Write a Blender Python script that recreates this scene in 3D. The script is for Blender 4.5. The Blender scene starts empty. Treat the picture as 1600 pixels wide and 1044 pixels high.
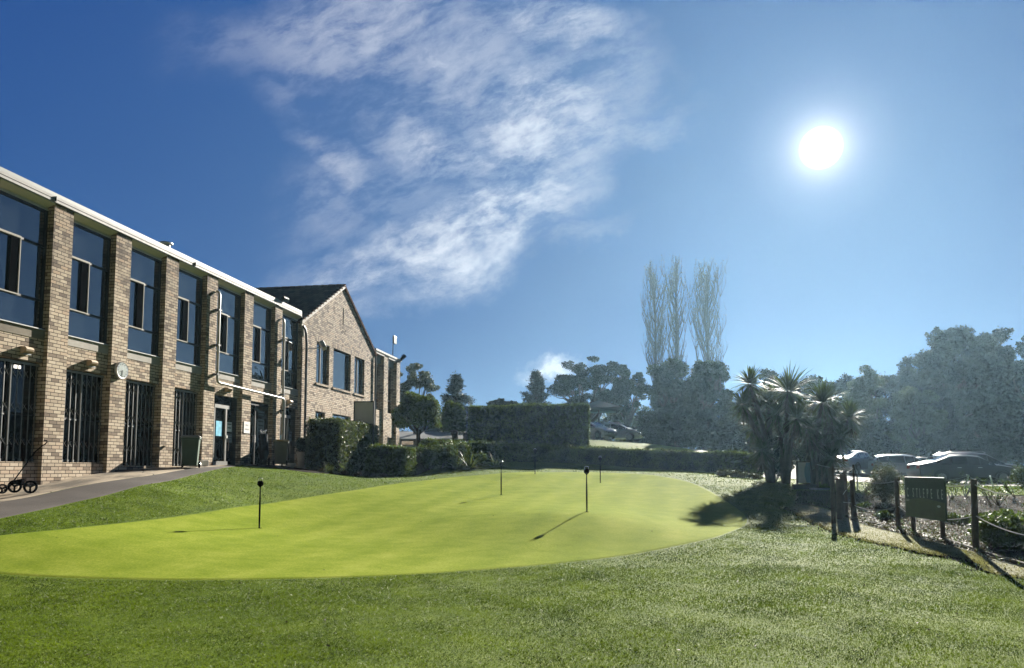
import bpy, bmesh, math, random
import numpy as np
from mathutils import Vector, Matrix
SC = bpy.context.scene
COL = SC.collection
R = math.radians
rng = np.random.default_rng(7)
random.seed(7)

# ------------------------------------------------------------------ camera
PITCH = R(4.6); FPX = 1155.0; CXP = 800.0; CYP = 642.0
cam_d = bpy.data.cameras.new('camera'); cam = bpy.data.objects.new('camera', cam_d); COL.objects.link(cam)
cam_d.sensor_width = 36.0; cam_d.lens = 36.0 * FPX / 1600.0
cam_d.shift_y = (CYP - 522.0) / 1600.0
cam_d.clip_start = 0.05; cam_d.clip_end = 6000.0
cam.location = (0, 0, 0); cam.rotation_euler = (R(90) + PITCH, 0, 0)
SC.camera = cam

HAZE, HAZE_G = .00029, .64
# ------------------------------------------------------------------ exposure
SC.view_settings.view_transform = 'Standard'
SC.view_settings.look = 'None'
SC.view_settings.exposure = 2.0
SC.view_settings.gamma = 1.0
try: SC.view_settings.use_curve_mapping = False
except Exception: pass
SC.render.engine = 'CYCLES'
SC.cycles.max_bounces = 8; SC.cycles.volume_bounces = 0
SC.cycles.transparent_max_bounces = 8
SC.cycles.use_denoising = True

# ------------------------------------------------------------------ sun + sky
AZ = R(23.35); EL = R(22.4)
SUN = Vector((math.sin(AZ) * math.cos(EL), math.cos(AZ) * math.cos(EL), math.sin(EL)))
sd = bpy.data.lights.new('sun', 'SUN'); so = bpy.data.objects.new('sun', sd); COL.objects.link(so)
sd.energy = 5.0; sd.angle = R(0.55); sd.color = (1.0, 0.93, 0.82)
so.rotation_euler = SUN.to_track_quat('Z', 'Y').to_euler(); so.location = (30, 60, 60)

def ray(px, py):
    x = (px - CXP) / FPX; y = -(py - CYP) / FPX
    return np.array([x, math.cos(PITCH) - y * math.sin(PITCH), math.sin(PITCH) + y * math.cos(PITCH)])

world = bpy.data.worlds.new("World"); SC.world = world; world.use_nodes = True
wt = world.node_tree; wn = wt.nodes; wl = wt.links
for n_ in list(wn): wn.remove(n_)

class G:
    """tiny node-graph helper"""
    def __init__(s, tree): s.t = tree; s.n = tree.nodes; s.l = tree.links
    def node(s, typ, **kw):
        nd = s.n.new(typ)
        for k, v in kw.items(): setattr(nd, k, v)
        return nd
    def put(s, sock, v):
        if isinstance(v, bpy.types.NodeSocket): s.l.new(v, sock)
        elif v is not None:
            if hasattr(sock.default_value, '__len__') and not hasattr(v, '__len__'): v = [v] * len(sock.default_value)
            if hasattr(sock.default_value, '__len__') and len(sock.default_value) == 4 and len(v) == 3: v = tuple(v) + (1,)
            sock.default_value = v
    def m(s, op, a, b=None, c=None, clamp=False):
        nd = s.node('ShaderNodeMath', operation=op, use_clamp=clamp)
        s.put(nd.inputs[0], a)
        if b is not None: s.put(nd.inputs[1], b)
        if c is not None: s.put(nd.inputs[2], c)
        return nd.outputs[0]
    def vm(s, op, a, b=None, c=None, out=0):
        nd = s.node('ShaderNodeVectorMath', operation=op)
        s.put(nd.inputs[0], a)
        if b is not None: s.put(nd.inputs[3 if op == 'SCALE' else 1], b)
        if c is not None: s.put(nd.inputs[2], c)
        return nd.outputs[out]
    def mix(s, f, a, b, mode='MIX', clamp=False):
        nd = s.node('ShaderNodeMix', data_type='RGBA', blend_type=mode); nd.clamp_result = clamp
        s.put(nd.inputs[0], f); s.put(nd.inputs[6], a); s.put(nd.inputs[7], b)
        return nd.outputs[2]
    def noise(s, vec, scale, detail=3, rough=.5, dist=0, col=False, dim='3D'):
        nd = s.node('ShaderNodeTexNoise', noise_dimensions=dim)
        if vec is not None: s.l.new(vec, nd.inputs['Vector'])
        nd.inputs['Scale'].default_value = scale; nd.inputs['Detail'].default_value = detail
        nd.inputs['Roughness'].default_value = rough; nd.inputs['Distortion'].default_value = dist
        return nd.outputs['Color' if col else 'Fac']
    def ramp(s, f, stops, interp='LINEAR'):
        nd = s.node('ShaderNodeValToRGB'); cr = nd.color_ramp; cr.interpolation = interp
        while len(cr.elements) < len(stops): cr.elements.new(.5)
        for e_, (p, c) in zip(cr.elements, stops):
            e_.position = p; e_.color = tuple(c) + (1,) if hasattr(c, '__len__') else (c, c, c, 1)
        s.put(nd.inputs[0], f); return nd.outputs[0]
    def remap(s, v, a, b, c=0., d=1., smooth=True):
        nd = s.node('ShaderNodeMapRange', interpolation_type='SMOOTHSTEP' if smooth else 'LINEAR')
        s.put(nd.inputs[0], v)
        for i, q in enumerate((a, b, c, d)): nd.inputs[i + 1].default_value = q
        return nd.outputs[0]
    def scale(s, vec, v):
        nd = s.node('ShaderNodeMapping'); s.l.new(vec, nd.inputs[0]); nd.inputs['Scale'].default_value = v
        return nd.outputs[0]

g = G(wt)
sky = g.node('ShaderNodeTexSky'); sky.sky_type = 'NISHITA'; sky.sun_disc = False
sky.sun_elevation = EL; sky.sun_rotation = AZ; sky.air_density = 1.0; sky.dust_density = 0.6; sky.ozone_density = 2.5; sky.altitude = 30
D = g.node('ShaderNodeTexCoord').outputs['Generated']
D = g.vm('NORMALIZE', D)
sep = g.node('ShaderNodeSeparateXYZ'); wl.new(D, sep.inputs[0])
yy = g.m('MAXIMUM', sep.outputs[1], 0.05)
gx = g.m('DIVIDE', sep.outputs[0], yy); gz = g.m('DIVIDE', sep.outputs[2], yy)
cmb = g.node('ShaderNodeCombineXYZ'); wl.new(gx, cmb.inputs[0]); wl.new(gz, cmb.inputs[1]); P2 = cmb.outputs[0]
warp = g.noise(P2, 3.2, 8, .6, 0, True)
wv = g.vm('SCALE', g.vm('SUBTRACT', warp, (.5, .5, .5)), .30)
Pw = g.vm('ADD', P2, wv); Pt = g.vm('ADD', P2, g.vm('SCALE', wv, .28))   # fleece outlines bend more than their grain
def gno(px, py):
    r = ray(px, py); return r[0] / r[1], r[2] / r[1]
# cirrus: (px, py, rx, ry, tilt, strength) of each fleece, as directions in the sky
fl = [(560, 50, 210, 105, 0, .42), (420, 60, 190, 90, 0, .16), (860, 30, 140, 60, 10, .55), (840, 190, 150, 115, -20, .72), (700, 245, 170, 55, 15, .55),
      (790, 350, 135, 75, -25, .95), (690, 405, 165, 62, -25, .8), (585, 455, 120, 50, -10, .58), (520, 265, 120, 42, 25, .42),
      (510, 345, 110, 95, 35, .24), (848, 569, 50, 22, -8, 1.0), (985, 192, 100, 36, -15, .3), (680, 90, 70, 24, 0, .45), (640, 180, 210, 95, 10, .22),
      (925, 90, 120, 80, 20, .32), (840, 275, 110, 90, 0, .7), (740, 110, 190, 120, 10, .38), (630, 300, 120, 90, 20, .22), (900, 385, 110, 26, -15, .22), (450, 150, 100, 60, 30, .15)]
mask = None
for (px, py, rx, ry, tilt, st) in fl:
    cx_, cz_ = gno(px, py)
    d_ = g.vm('SUBTRACT', Pw, (cx_, cz_, 0))
    rot = g.node('ShaderNodeVectorRotate', rotation_type='Z_AXIS'); wl.new(d_, rot.inputs[0]); rot.inputs['Angle'].default_value = R(tilt)
    q = g.vm('MULTIPLY', rot.outputs[0], (FPX / rx, FPX / ry, 0))
    ln = g.vm('LENGTH', q, out=1)
    v = g.m('MULTIPLY', g.remap(ln, 1.35, 0.15), st)
    mask = v if mask is None else g.m('MAXIMUM', mask, v)
rs = g.node('ShaderNodeVectorRotate', rotation_type='Z_AXIS'); wl.new(Pt, rs.inputs[0]); rs.inputs['Angle'].default_value = R(-22)
f1 = g.noise(g.scale(rs.outputs[0], (5.0, 10, 1)), 1.0, 11, .66, .1)
f2 = g.noise(g.scale(rs.outputs[0], (22, 50, 1)), 1, 6, .6, .1)
f3 = g.m('ADD', g.m('MULTIPLY', f1, .72), g.m('MULTIPLY', f2, .28))
dens = g.remap(f3, .38, .62)
cl = g.m('MULTIPLY', mask, g.m('ADD', g.m('MULTIPLY', dens, 1.15), .10), clamp=True)
cl = g.m('MULTIPLY', cl, g.remap(sep.outputs[1], .06, .2))
cl = g.m('MINIMUM', cl, .92)
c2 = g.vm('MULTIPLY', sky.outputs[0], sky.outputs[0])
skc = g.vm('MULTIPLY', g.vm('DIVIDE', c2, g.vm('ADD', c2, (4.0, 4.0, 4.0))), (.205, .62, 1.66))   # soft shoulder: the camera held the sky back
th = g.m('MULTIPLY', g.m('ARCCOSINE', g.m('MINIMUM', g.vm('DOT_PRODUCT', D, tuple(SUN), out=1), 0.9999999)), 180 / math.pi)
skc = g.vm('SCALE', skc, g.remap(th, 52, 90, 1.0, .13))   # darkening added to the sky away from the sun, to deepen shade
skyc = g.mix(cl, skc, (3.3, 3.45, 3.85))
# aureole of the sun, its disc widened to imitate lens bloom
halo = g.m('ADD', g.m('MULTIPLY', g.m('EXPONENT', g.m('DIVIDE', th, -1.2)), 8.0), g.m('MULTIPLY', g.m('EXPONENT', g.m('DIVIDE', th, -5.0)), .30))
disc = g.m('MULTIPLY', g.remap(th, 1.45, .9), 30.0)
halo = g.m('ADD', halo, disc)
hc = g.vm('SCALE', (1.0, .965, .90), halo)
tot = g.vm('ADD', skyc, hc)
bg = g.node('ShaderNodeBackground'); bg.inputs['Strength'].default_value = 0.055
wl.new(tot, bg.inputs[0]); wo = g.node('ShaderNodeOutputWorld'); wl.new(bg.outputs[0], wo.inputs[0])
try: world.cycles.sampling_method = 'MANUAL'; world.cycles.sample_map_resolution = 1024
except Exception: pass

# ------------------------------------------------------------------ mesh + object helpers
def tag(o, label=None, cat=None, group=None, kind=None):
    if label: o['label'] = label
    if cat: o['category'] = cat
    if group: o['group'] = group
    if kind: o['kind'] = kind
    return o
def empty(name, loc=(0, 0, 0), rz=0.0, label=None, cat=None, group=None):
    o = bpy.data.objects.new(name, None); COL.objects.link(o); o.location = loc; o.rotation_euler = (0, 0, rz)
    o.empty_display_size = .2
    return tag(o, label, cat, group)
def kids(o): return [c for c in bpy.data.objects if c.parent == o]
def copy_tree(o, parent=None):
    c = o.copy(); COL.objects.link(c)
    if parent is not None: c.parent = parent
    for ch in kids(o): copy_tree(ch, c)
    return c
def finish(me, name, mat, parent, smooth=None, bevel=0):
    o = bpy.data.objects.new(name, me); COL.objects.link(o)
    if mat: me.materials.append(mat)
    if parent: o.parent = parent
    if smooth is not None:
        me.polygons.foreach_set('use_smooth', [True] * len(me.polygons))
        try: me.set_sharp_from_angle(angle=R(smooth))
        except Exception: pass
    if bevel:
        b = o.modifiers.new('bevel', 'BEVEL'); b.width = bevel; b.segments = 2; b.limit_method = 'ANGLE'; b.angle_limit = R(40)
    return o
def npmesh(name, V, F, mat, parent=None, smooth=None):
    V = np.asarray(V, dtype=np.float32); F = np.asarray(F, dtype=np.int32)
    me = bpy.data.meshes.new(name); k = F.shape[1]
    me.vertices.add(len(V)); me.vertices.foreach_set('co', V.ravel())
    me.loops.add(F.size); me.loops.foreach_set('vertex_index', F.ravel())
    me.polygons.add(len(F)); me.polygons.foreach_set('loop_start', np.arange(0, F.size, k, dtype=np.int32))
    try: me.polygons.foreach_set('loop_total', np.full(len(F), k, dtype=np.int32))
    except Exception: pass
    me.update(calc_edges=True)
    return finish(me, name, mat, parent, smooth)
class MB:
    def __init__(s): s.v = []; s.f = []
    def add(s, vs, fs):
        b = len(s.v); s.v += [tuple(map(float, p)) for p in vs]; s.f += [tuple(b + i for i in f) for f in fs]
    def box(s, a, b):
        x0, y0, z0 = a; x1, y1, z1 = b
        s.add([(x0, y0, z0), (x1, y0, z0), (x1, y1, z0), (x0, y1, z0), (x0, y0, z1), (x1, y0, z1), (x1, y1, z1), (x0, y1, z1)],
              [(0, 3, 2, 1), (4, 5, 6, 7), (0, 1, 5, 4), (1, 2, 6, 5), (2, 3, 7, 6), (3, 0, 4, 7)])
    def quad(s, a, b, c, d): s.add([a, b, c, d], [(0, 1, 2, 3)])
    def poly(s, pts): s.add(pts, [tuple(range(len(pts)))])
    def prism(s, pts, vec):
        n = len(pts); vec = Vector(vec); p2 = [tuple(Vector(p) + vec) for p in pts]
        s.add(list(pts) + p2, [tuple(range(n))[::-1], tuple(range(n, 2 * n))] + [(i, (i + 1) % n, n + (i + 1) % n, n + i) for i in range(n)])
    def tube(s, pts, rad, n=8, cap=True):
        P = [Vector(p) for p in pts]; rad = rad if hasattr(rad, '__len__') else [rad] * len(P)
        rings = []; up = None
        for i, p in enumerate(P):
            t = (P[min(i + 1, len(P) - 1)] - P[max(i - 1, 0)])
            t = t.normalized() if t.length > 1e-9 else Vector((0, 0, 1))
            if up is None: up = Vector((0, 0, 1)) if abs(t.z) < .9 else Vector((1, 0, 0))
            a = t.cross(up).normalized(); b = t.cross(a).normalized(); up = -b
            rings.append([p + (a * math.cos(k * 2 * math.pi / n) + b * math.sin(k * 2 * math.pi / n)) * rad[i] for k in range(n)])
        vs = [q for r_ in rings for q in r_]; fs = []
        for i in range(len(P) - 1):
            for k in range(n): fs.append((i * n + k, i * n + (k + 1) % n, (i + 1) * n + (k + 1) % n, (i + 1) * n + k))
        if cap: fs.append(tuple(range(n))[::-1]); fs.append(tuple((len(P) - 1) * n + k for k in range(n)))
        s.add(vs, fs)
    def lathe(s, prof, c=(0, 0, 0), n=16, axis='z'):
        vs = []; fs = []
        for (r_, h) in prof:
            for k in range(n):
                a = k * 2 * math.pi / n; x, y = r_ * math.cos(a), r_ * math.sin(a)
                q = (x, y, h) if axis == 'z' else ((x, h, y) if axis == 'y' else (h, x, y))
                vs.append((q[0] + c[0], q[1] + c[1], q[2] + c[2]))
        for i in range(len(prof) - 1):
            for k in range(n): fs.append((i * n + k, i * n + (k + 1) % n, (i + 1) * n + (k + 1) % n, (i + 1) * n + k))
        if abs(prof[0][0] - prof[-1][0]) + abs(prof[0][1] - prof[-1][1]) > 1e-6: fs.append(tuple(range(n))[::-1]); fs.append(tuple((len(prof) - 1) * n + k for k in range(n)))
        s.add(vs, fs)
    def build(s, name, mat, parent=None, smooth=None, bevel=0, uv=False, off=(0, 0, 0), uvrot=False):
        me = bpy.data.meshes.new(name)
        me.from_pydata([(x + off[0], y + off[1], z + off[2]) for x, y, z in s.v], [], s.f)
        bm = bmesh.new(); bm.from_mesh(me); bmesh.ops.recalc_face_normals(bm, faces=bm.faces); bm.to_mesh(me); bm.free()
        me.update()
        if uv:
            L = me.uv_layers.new(name='UVMap'); co = me.vertices
            for p in me.polygons:
                nn = p.normal
                for li in p.loop_indices:
                    v = co[me.loops[li].vertex_index].co
                    if abs(nn.z) > .8: q = (v.x, v.y)
                    elif abs(nn.x) > abs(nn.y): q = (v.y, v.z)
                    else: q = (v.x, v.z)
                    L.data[li].uv = (q[1], q[0]) if uvrot else q
        return finish(me, name, mat, parent, smooth, bevel)

# ------------------------------------------------------------------ materials
MAT = {}
KA = .5      # the colours below were picked at half the final exposure; this brings them to real reflectances
def newmat(name):
    m = bpy.data.materials.new(name); m.use_nodes = True
    for n_ in list(m.node_tree.nodes): m.node_tree.nodes.remove(n_)
    return m, G(m.node_tree)
def out(g, sh, vol=None):
    o = g.node('ShaderNodeOutputMaterial')
    if sh is not None: g.l.new(sh, o.inputs[0])
    return o
def pbsdf(g, col, rough=.6, metal=0., spec=.5, nrm=None, KA=KA, **kw):
    if metal > .6: KA = 1.0
    b = g.node('ShaderNodeBsdfPrincipled')
    g.put(b.inputs['Base Color'], g.vm('SCALE', col, KA)); g.put(b.inputs['Roughness'], rough); g.put(b.inputs['Metallic'], metal)
    g.put(b.inputs['Specular IOR Level'], spec * (.45 if metal < .3 else 1.0))
    if nrm is not None: g.l.new(nrm, b.inputs['Normal'])
    for k, v in kw.items(): g.put(b.inputs[k.replace('_', ' ')], v)
    return b.outputs[0]
def bump(g, h, strength=.3, dist=.01):
    b = g.node('ShaderNodeBump'); b.inputs['Strength'].default_value = strength; b.inputs['Distance'].default_value = dist
    g.l.new(h, b.inputs['Height']); return b.outputs[0]
def tc(g, k='Object'): return g.node('ShaderNodeTexCoord').outputs[k]
def plain(name, col, rough=.6, metal=0., var=.18, scale=6., spec=.5, bmp=.0, **kw):
    """painted / cast surface with uneven tone and roughness"""
    m, g = newmat(name); P = tc(g)
    n1 = g.noise(P, scale, 5, .6); f = g.remap(n1, .3, .7, 1 - var, 1 + var, False)
    c = g.vm('SCALE', tuple(col), f)
    n2 = g.noise(P, scale * 5, 4, .6); rr = g.m('ADD', g.m('MULTIPLY', g.m('SUBTRACT', n2, .5), .25), rough, clamp=True)
    nr = bump(g, n2, bmp, .01) if bmp else None
    out(g, pbsdf(g, c, rr, metal, spec, nr, **kw)); MAT[name] = m; return m
def leafmat(name, dark, light, trans=.35, scale=.6, rough=.5, spec=.2, tr_col=None, RI=.35):
    m, g = newmat(name); P = tc(g)
    ri = g.node('ShaderNodeNewGeometry').outputs['Random Per Island']
    n1 = g.noise(P, scale, 3, .6)
    f = g.m('ADD', g.m('MULTIPLY', ri, RI), g.m('MULTIPLY', g.m('SUBTRACT', n1, .38), 2.0), clamp=True)
    c = g.mix(f, dark, light)
    b = pbsdf(g, c, rough, 0, spec)
    t = g.node('ShaderNodeBsdfTranslucent')
    g.put(t.inputs[0], g.vm('SCALE', g.mix(1.0, c, tr_col or (1.25, 1.35, .55), 'MULTIPLY'), KA))
    mx = g.node('ShaderNodeMixShader'); mx.inputs[0].default_value = trans
    g.l.new(b, mx.inputs[1]); g.l.new(t.outputs[0], mx.inputs[2])
    out(g, mx.outputs[0]); MAT[name] = m; return m

def brickmat(name, rot=False):
    m, g = newmat(name); U = tc(g, 'UV')
    b = g.node('ShaderNodeTexBrick'); b.offset = .5; b.squash = 1.0
    g.l.new(U, b.inputs['Vector'])
    b.inputs['Scale'].default_value = 1.0; b.inputs['Mortar Size'].default_value = .009; b.inputs['Mortar Smooth'].default_value = .2
    b.inputs['Brick Width'].default_value = .24; b.inputs['Row Height'].default_value = .0860; b.inputs['Bias'].default_value = 0
    b.inputs['Color1'].default_value = (0, 0, 0, 1); b.inputs['Color2'].default_value = (1, 1, 1, 1); b.inputs['Mortar'].default_value = (.5, .5, .5, 1)
    rnd = b.outputs['Color']; fac = b.outputs['Fac']
    sp = g.node('ShaderNodeSeparateXYZ'); g.l.new(tc(g), sp.inputs[0])
    spu = g.node('ShaderNodeSeparateXYZ'); g.l.new(U, spu.inputs[0])
    streak = g.noise(g.scale(U, (5.0, .45, 1)), 1, 5, .65)
    big = g.noise(U, .55, 4, .6); mid = g.noise(U, 2.2, 5, .65); fine = g.noise(U, 38, 4, .7)
    base = g.ramp(rnd, [(0., (.30, .235, .18)), (.14, (.42, .335, .25)), (.24, (.66, .54, .405)), (.45, (.80, .67, .50)), (.75, (.92, .78, .60)), (1., (.74, .555, .395))])
    # weathering: the parapet end of the wall has gone grey-brown, the low courses stay cream
    hz = g.remap(sp.outputs[2], 2.8, 6.8, -.20, .66)
    grime = g.m('ADD', hz, g.m('ADD', g.m('MULTIPLY', g.m('SUBTRACT', mid, .5), 1.5), g.m('MULTIPLY', g.m('SUBTRACT', streak, .52), 1.6)), clamp=True)
    grime = g.m('MULTIPLY', grime, g.m('ADD', g.m('MULTIPLY', rnd, -.75), 1.15))
    c = g.mix(grime, base, (.15, .118, .098))
    c = g.vm('SCALE', c, g.remap(g.m('ADD', g.m('MULTIPLY', fine, .7), g.m('MULTIPLY', big, .3)), .3, .7, .82, 1.15, False))
    c = g.mix(fac, c, (.045, .036, .030))
    h = g.m('ADD', g.m('MULTIPLY', fac, -1.0), g.m('MULTIPLY', fine, .3))
    out(g, pbsdf(g, c, .88, 0, .25, bump(g, h, .7, .012))); MAT[name] = m; return m

brickmat('brick')
plain('concrete', (.30, .265, .21), .85, 0, .22, 2.5, .3, .25)
plain('sill', (.52, .49, .43), .7, 0, .12, 3, .3, .15)
plain('fascia_paint', (.27, .268, .255), .55, 0, .10, 2, .4)
plain('gutter_grey', (.22, .25, .24), .45, 0, .12, 2, .5)
plain('soffit', (.78, .76, .74), .6, 0, .08, 2, .3)
plain('alu', (.50, .50, .47), .38, .55, .08, 3)
plain('dark_frame', (.03, .032, .034), .45, 0, .2, 4)
plain('brown_wall', (.095, .07, .055), .8, 0, .2, 3, .2)
plain('maroon', (.10, .018, .022), .55, 0, .15, 3)
plain('gate_steel', (.34, .35, .35), .45, .35, .2, 8)
plain('black', (.008, .008, .009), .9, 0, .3, 10, .0)
plain('black_gloss', (.01, .01, .011), .25, 0, .3, 10)
plain('black_cloth', (.014, .015, .018), .85, 0, .3, 12, .2, .2)
plain('pipe_white', (.72, .72, .70), .4, 0, .08, 4)
plain('pipe_dark', (.03, .028, .027), .45, 0, .2, 4)
plain('lamp_beige', (.66, .50, .33), .6, 0, .1, 6)
plain('bin_green', (.11, .17, .125), .5, 0, .12, 4)
plain('bin_grey', (.26, .25, .20), .55, 0, .15, 4)
plain('bin_lid_sand', (.58, .46, .20), .6, 0, .2, 9)
plain('bin_lid_grey', (.30, .33, .32), .4, 0, .1, 4)
plain('pot', (.52, .48, .42), .8, 0, .15, 5, .3, .15)
plain('white_stone', (1.2, 1.17, 1.1), .8, 0, .12, 10, .3, .3)
plain('paper', (1.3, 1.28, 1.24), .7, 0, .04, 3)
plain('paper_blue', (.14, .75, 1.1), .6, 0, .3, 9)
plain('paper_grey', (.42, .47, .50), .6, 0, .3, 14)
plain('paper_green', (.07, .27, .24), .6, 0, .2, 9)
plain('ink', (.16, .16, .17), .7, 0, .1, 5)
plain('clock_rim', (.42, .44, .44), .3, .7, .1, 5)
plain('clock_face', (.62, .70, .68), .35, 0, .06, 9)
plain('galv', (.42, .43, .42), .35, .7, .15, 9)
plain('wood_post', (.15, .115, .09), .9, 0, .35, 7, .2, .4)
plain('rope', (.72, .70, .63), .85, 0, .12, 30)
plain('rope_grey', (.36, .36, .34), .85, 0, .12, 30)
plain('sign_green', (.03, .075, .04), .5, 0, .2, 3)
plain('sign_olive', (.13, .175, .055), .5, 0, .2, 3)
plain('sign_letter', (.95, 1.05, .85), .6, 0, .25, 30)
plain('board_white', (1.45, 1.5, 1.5), .5, 0, .05, 4)
plain('board_blue', (.38, .75, 1.05), .5, 0, .08, 4)
plain('board_back', (.92, .92, .94), .7, 0, .08, 2)
plain('bark', (.085, .066, .05), .95, 0, .4, 5, .2, .5)
plain('bark_poplar', (.05, .045, .04), .95, 0, .3, 5, .0)
plain('bark_pale', (.17, .15, .125), .95, 0, .3, 5, .2, .4)
plain('tyre', (.018, .018, .018), .85, 0, .2, 10)
plain('rim', (.14, .145, .15), .3, .8, .1, 8)
plain('headlight', (.78, .80, .82), .12, 0, .05, 8)
plain('taillight', (.35, .02, .015), .2, 0, .1, 8)
plain('shade_cloth', (.05, .14, .14), .7, 0, .1, 2)
plain('low_roof', (.22, .225, .22), .6, 0, .15, 1)
plain('render_wall', (.28, .26, .22), .8, 0, .15, 1)
plain('chrome', (.7, .7, .7), .12, 1.0, .05, 8)
plain('soil', (.085, .068, .052), 1.0, 0, .5, 3.5, .1, .8)
def carpaint(name, col, metal=.35):
    m, g = newmat(name); n1 = g.noise(tc(g), 3, 4, .6)
    c = g.vm('SCALE', col, g.remap(n1, .3, .7, .9, 1.08, False))
    out(g, pbsdf(g, c, .32, metal, .5, None, Coat_Weight=.4, Coat_Roughness=.08)); MAT[name] = m
carpaint('car_silver', (.50, .54, .60)); carpaint('car_dark', (.012, .016, .018)); carpaint('car_white', (1.4, 1.4, 1.42), 0); carpaint('car_grey', (.05, .055, .06))
def glassmat(name, base=(.012, .018, .022), spec=1.0, ior=1.75, wob=.006, rough=.02):
    m, g = newmat(name); n1 = g.noise(tc(g), 1.7, 2, .5)
    b = g.node('ShaderNodeBsdfPrincipled'); g.put(b.inputs['Base Color'], base); g.put(b.inputs['Roughness'], rough)
    g.put(b.inputs['IOR'], ior); g.l.new(bump(g, n1, .5, wob), b.inputs['Normal'])
    out(g, b.outputs[0]); MAT[name] = m
glassmat('glass', (.010, .014, .018), 1., 2.5, .012); glassmat('glass_low', (.006, .008, .009), 1., 1.42); glassmat('car_glass', (.015, .018, .02), 1., 1.6, .0)
# roof tiles
m, g = newmat('roof_tile'); U = tc(g, 'UV')
b = g.node('ShaderNodeTexBrick'); g.l.new(U, b.inputs['Vector']); b.inputs['Scale'].default_value = 1
b.inputs['Brick Width'].default_value = .30; b.inputs['Row Height'].default_value = .32; b.inputs['Mortar Size'].default_value = .012; b.inputs['Mortar Smooth'].default_value = .6
b.inputs['Color1'].default_value = (0, 0, 0, 1); b.inputs['Color2'].default_value = (1, 1, 1, 1); b.inputs['Mortar'].default_value = (.3, .3, .3, 1)
su = g.node('ShaderNodeSeparateXYZ'); g.l.new(U, su.inputs[0])
saw = g.m('FRACT', g.m('DIVIDE', su.outputs[1], .32))
c = g.mix(b.outputs['Color'], (.13, .075, .055), (.26, .155, .115)); c = g.mix(b.outputs['Fac'], c, (.03, .02, .016))
c = g.mix(g.remap(g.noise(U, 1.4, 5, .65), .5, .8), c, (.12, .10, .075))
h = g.m('SUBTRACT', 1.0, saw)
out(g, pbsdf(g, c, .95, 0, .0, bump(g, h, 1.0, .05))); MAT['roof_tile'] = m
# ------------------------------------------------------------------ terrain
# (photo px, photo py, distance ahead): ground seen at those points, used to survey the heights
CTL = [(800, 1044, 5.75), (0, 1044, 5.75), (1600, 1044, 5.75), (-300, 1000, 6.6), (500, 905, 10.2), (0, 900, 10.0), (750, 893, 11.0), (1000, 868, 12.7), (1165, 824, 17.2),
       (1300, 920, 9.4), (1600, 960, 8.2), (0, 838, 11.2), (0, 812, 12.2), (160, 777, 15.1), (235, 755, 17.3), (300, 742, 21.2), (360, 729.5, 24.0), (62, 759.5, 17.7), (166, 739, 19.9), (252, 731, 22.1), (315, 730, 24.2), (445, 727, 28.5), (500, 737, 29.0), (520, 744, 26.5), (430, 734, 25.5),
       (0, 784, 15.6), (200, 810, 14.0), (405, 826, 15.6), (405, 788, 18.5), (600, 755, 25.0), (750, 740, 30.0), (836, 741, 29.6), (783, 774, 22.6), (917, 801, 16.4), (938, 755, 29.0),
       (920, 738, 33.0), (1040, 738, 32.0), (1100, 750, 27.5), (1165, 795, 20.0), (655, 742, 31.0), (750, 727, 34.0), (850, 725, 36.0), (1000, 733, 36.0), (1100, 738, 35.0), (1190, 745, 33.0),
       (600, 743.5, 30.0), (1210, 756, 27.0), (1255, 766, 25.0), (1302, 822, 17.0), (1404, 828, 16.5), (1427, 834, 15.5), (1473, 846, 14.4), (1525, 862, 12.5), (1620, 885, 11.6),
       (1500, 769, 22.0), (1380, 768, 23.5), (1600, 772, 21.5), (1500, 758, 35.0), (1600, 756, 36.0), (1400, 748, 46.0), (1300, 750, 40.0),
       (800, 699, 40.0), (950, 691, 44.0), (985, 693, 44.0), (1050, 705, 43.0), (1150, 715, 42.0), (950, 695, 60.0), (700, 700, 42.0), (650, 698, 40.0), (620, 700, 55.0),
       (950, 696, 75.0), (1100, 710, 70.0), (1300, 738, 70.0), (1550, 745, 70.0), (500, 700, 70.0)]
_P = []
for (px, py, Y) in CTL:
    r = ray(px, py); t = Y / r[1]; _P.append((r[0] * t, Y, r[2] * t))
for p in [(-9, 0, -1.5), (0, -6, -1.55), (9, 0, -1.6), (-16, 6, -1.3), (16, 6, -1.75), (-30, 30, .4), (-30, 60, 1.2), (-40, 10, -.5), (35, 15, -1.8), (40, 40, -1.0), (-5, 3, -1.55), (5, 3, -1.57),
          (0, 100, 3.0), (25, 100, 2.6), (50, 100, .5), (-50, 100, 2.5), (70, 60, -.8), (-11.5, 12, -.85), (-13, 24, .12), (-8.6, 29, .1), (-12, 30, .12), (-9, 36, .15), (-7, 42, .2)]: _P.append(p)
_P = np.array(_P); _S = 10.0
def _U(r2): return np.where(r2 > 1e-12, r2 * np.log(r2 + 1e-12), 0)
_xy = _P[:, :2] / _S; _n = len(_P)
_K = _U(((_xy[:, None] - _xy[None]) ** 2).sum(-1)) + np.eye(_n) * .035
_Q = np.c_[np.ones(_n), _xy]; _A = np.block([[_K, _Q], [_Q.T, np.zeros((3, 3))]])
_W = np.linalg.solve(_A, np.r_[_P[:, 2], np.zeros(3)])
def gz_(X, Y):
    X = np.atleast_1d(np.asarray(X, float)); Y = np.atleast_1d(np.asarray(Y, float)); sh = X.shape
    q = np.c_[X.ravel(), Y.ravel()]; res = np.zeros(len(q))
    qc = np.c_[np.clip(q[:, 0], -60, 80), np.clip(q[:, 1], -8, 105)] / _S
    for i in range(0, len(q), 20000):
        a = qc[i:i + 20000]
        res[i:i + 20000] = _U(((a[:, None] - _xy[None]) ** 2).sum(-1)) @ _W[:_n] + _W[_n] + a @ _W[_n + 1:]
    return np.clip(res, -2.2, 3.6).reshape(sh)
def gz(x, y): return float(gz_(x, y)[0])
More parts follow.
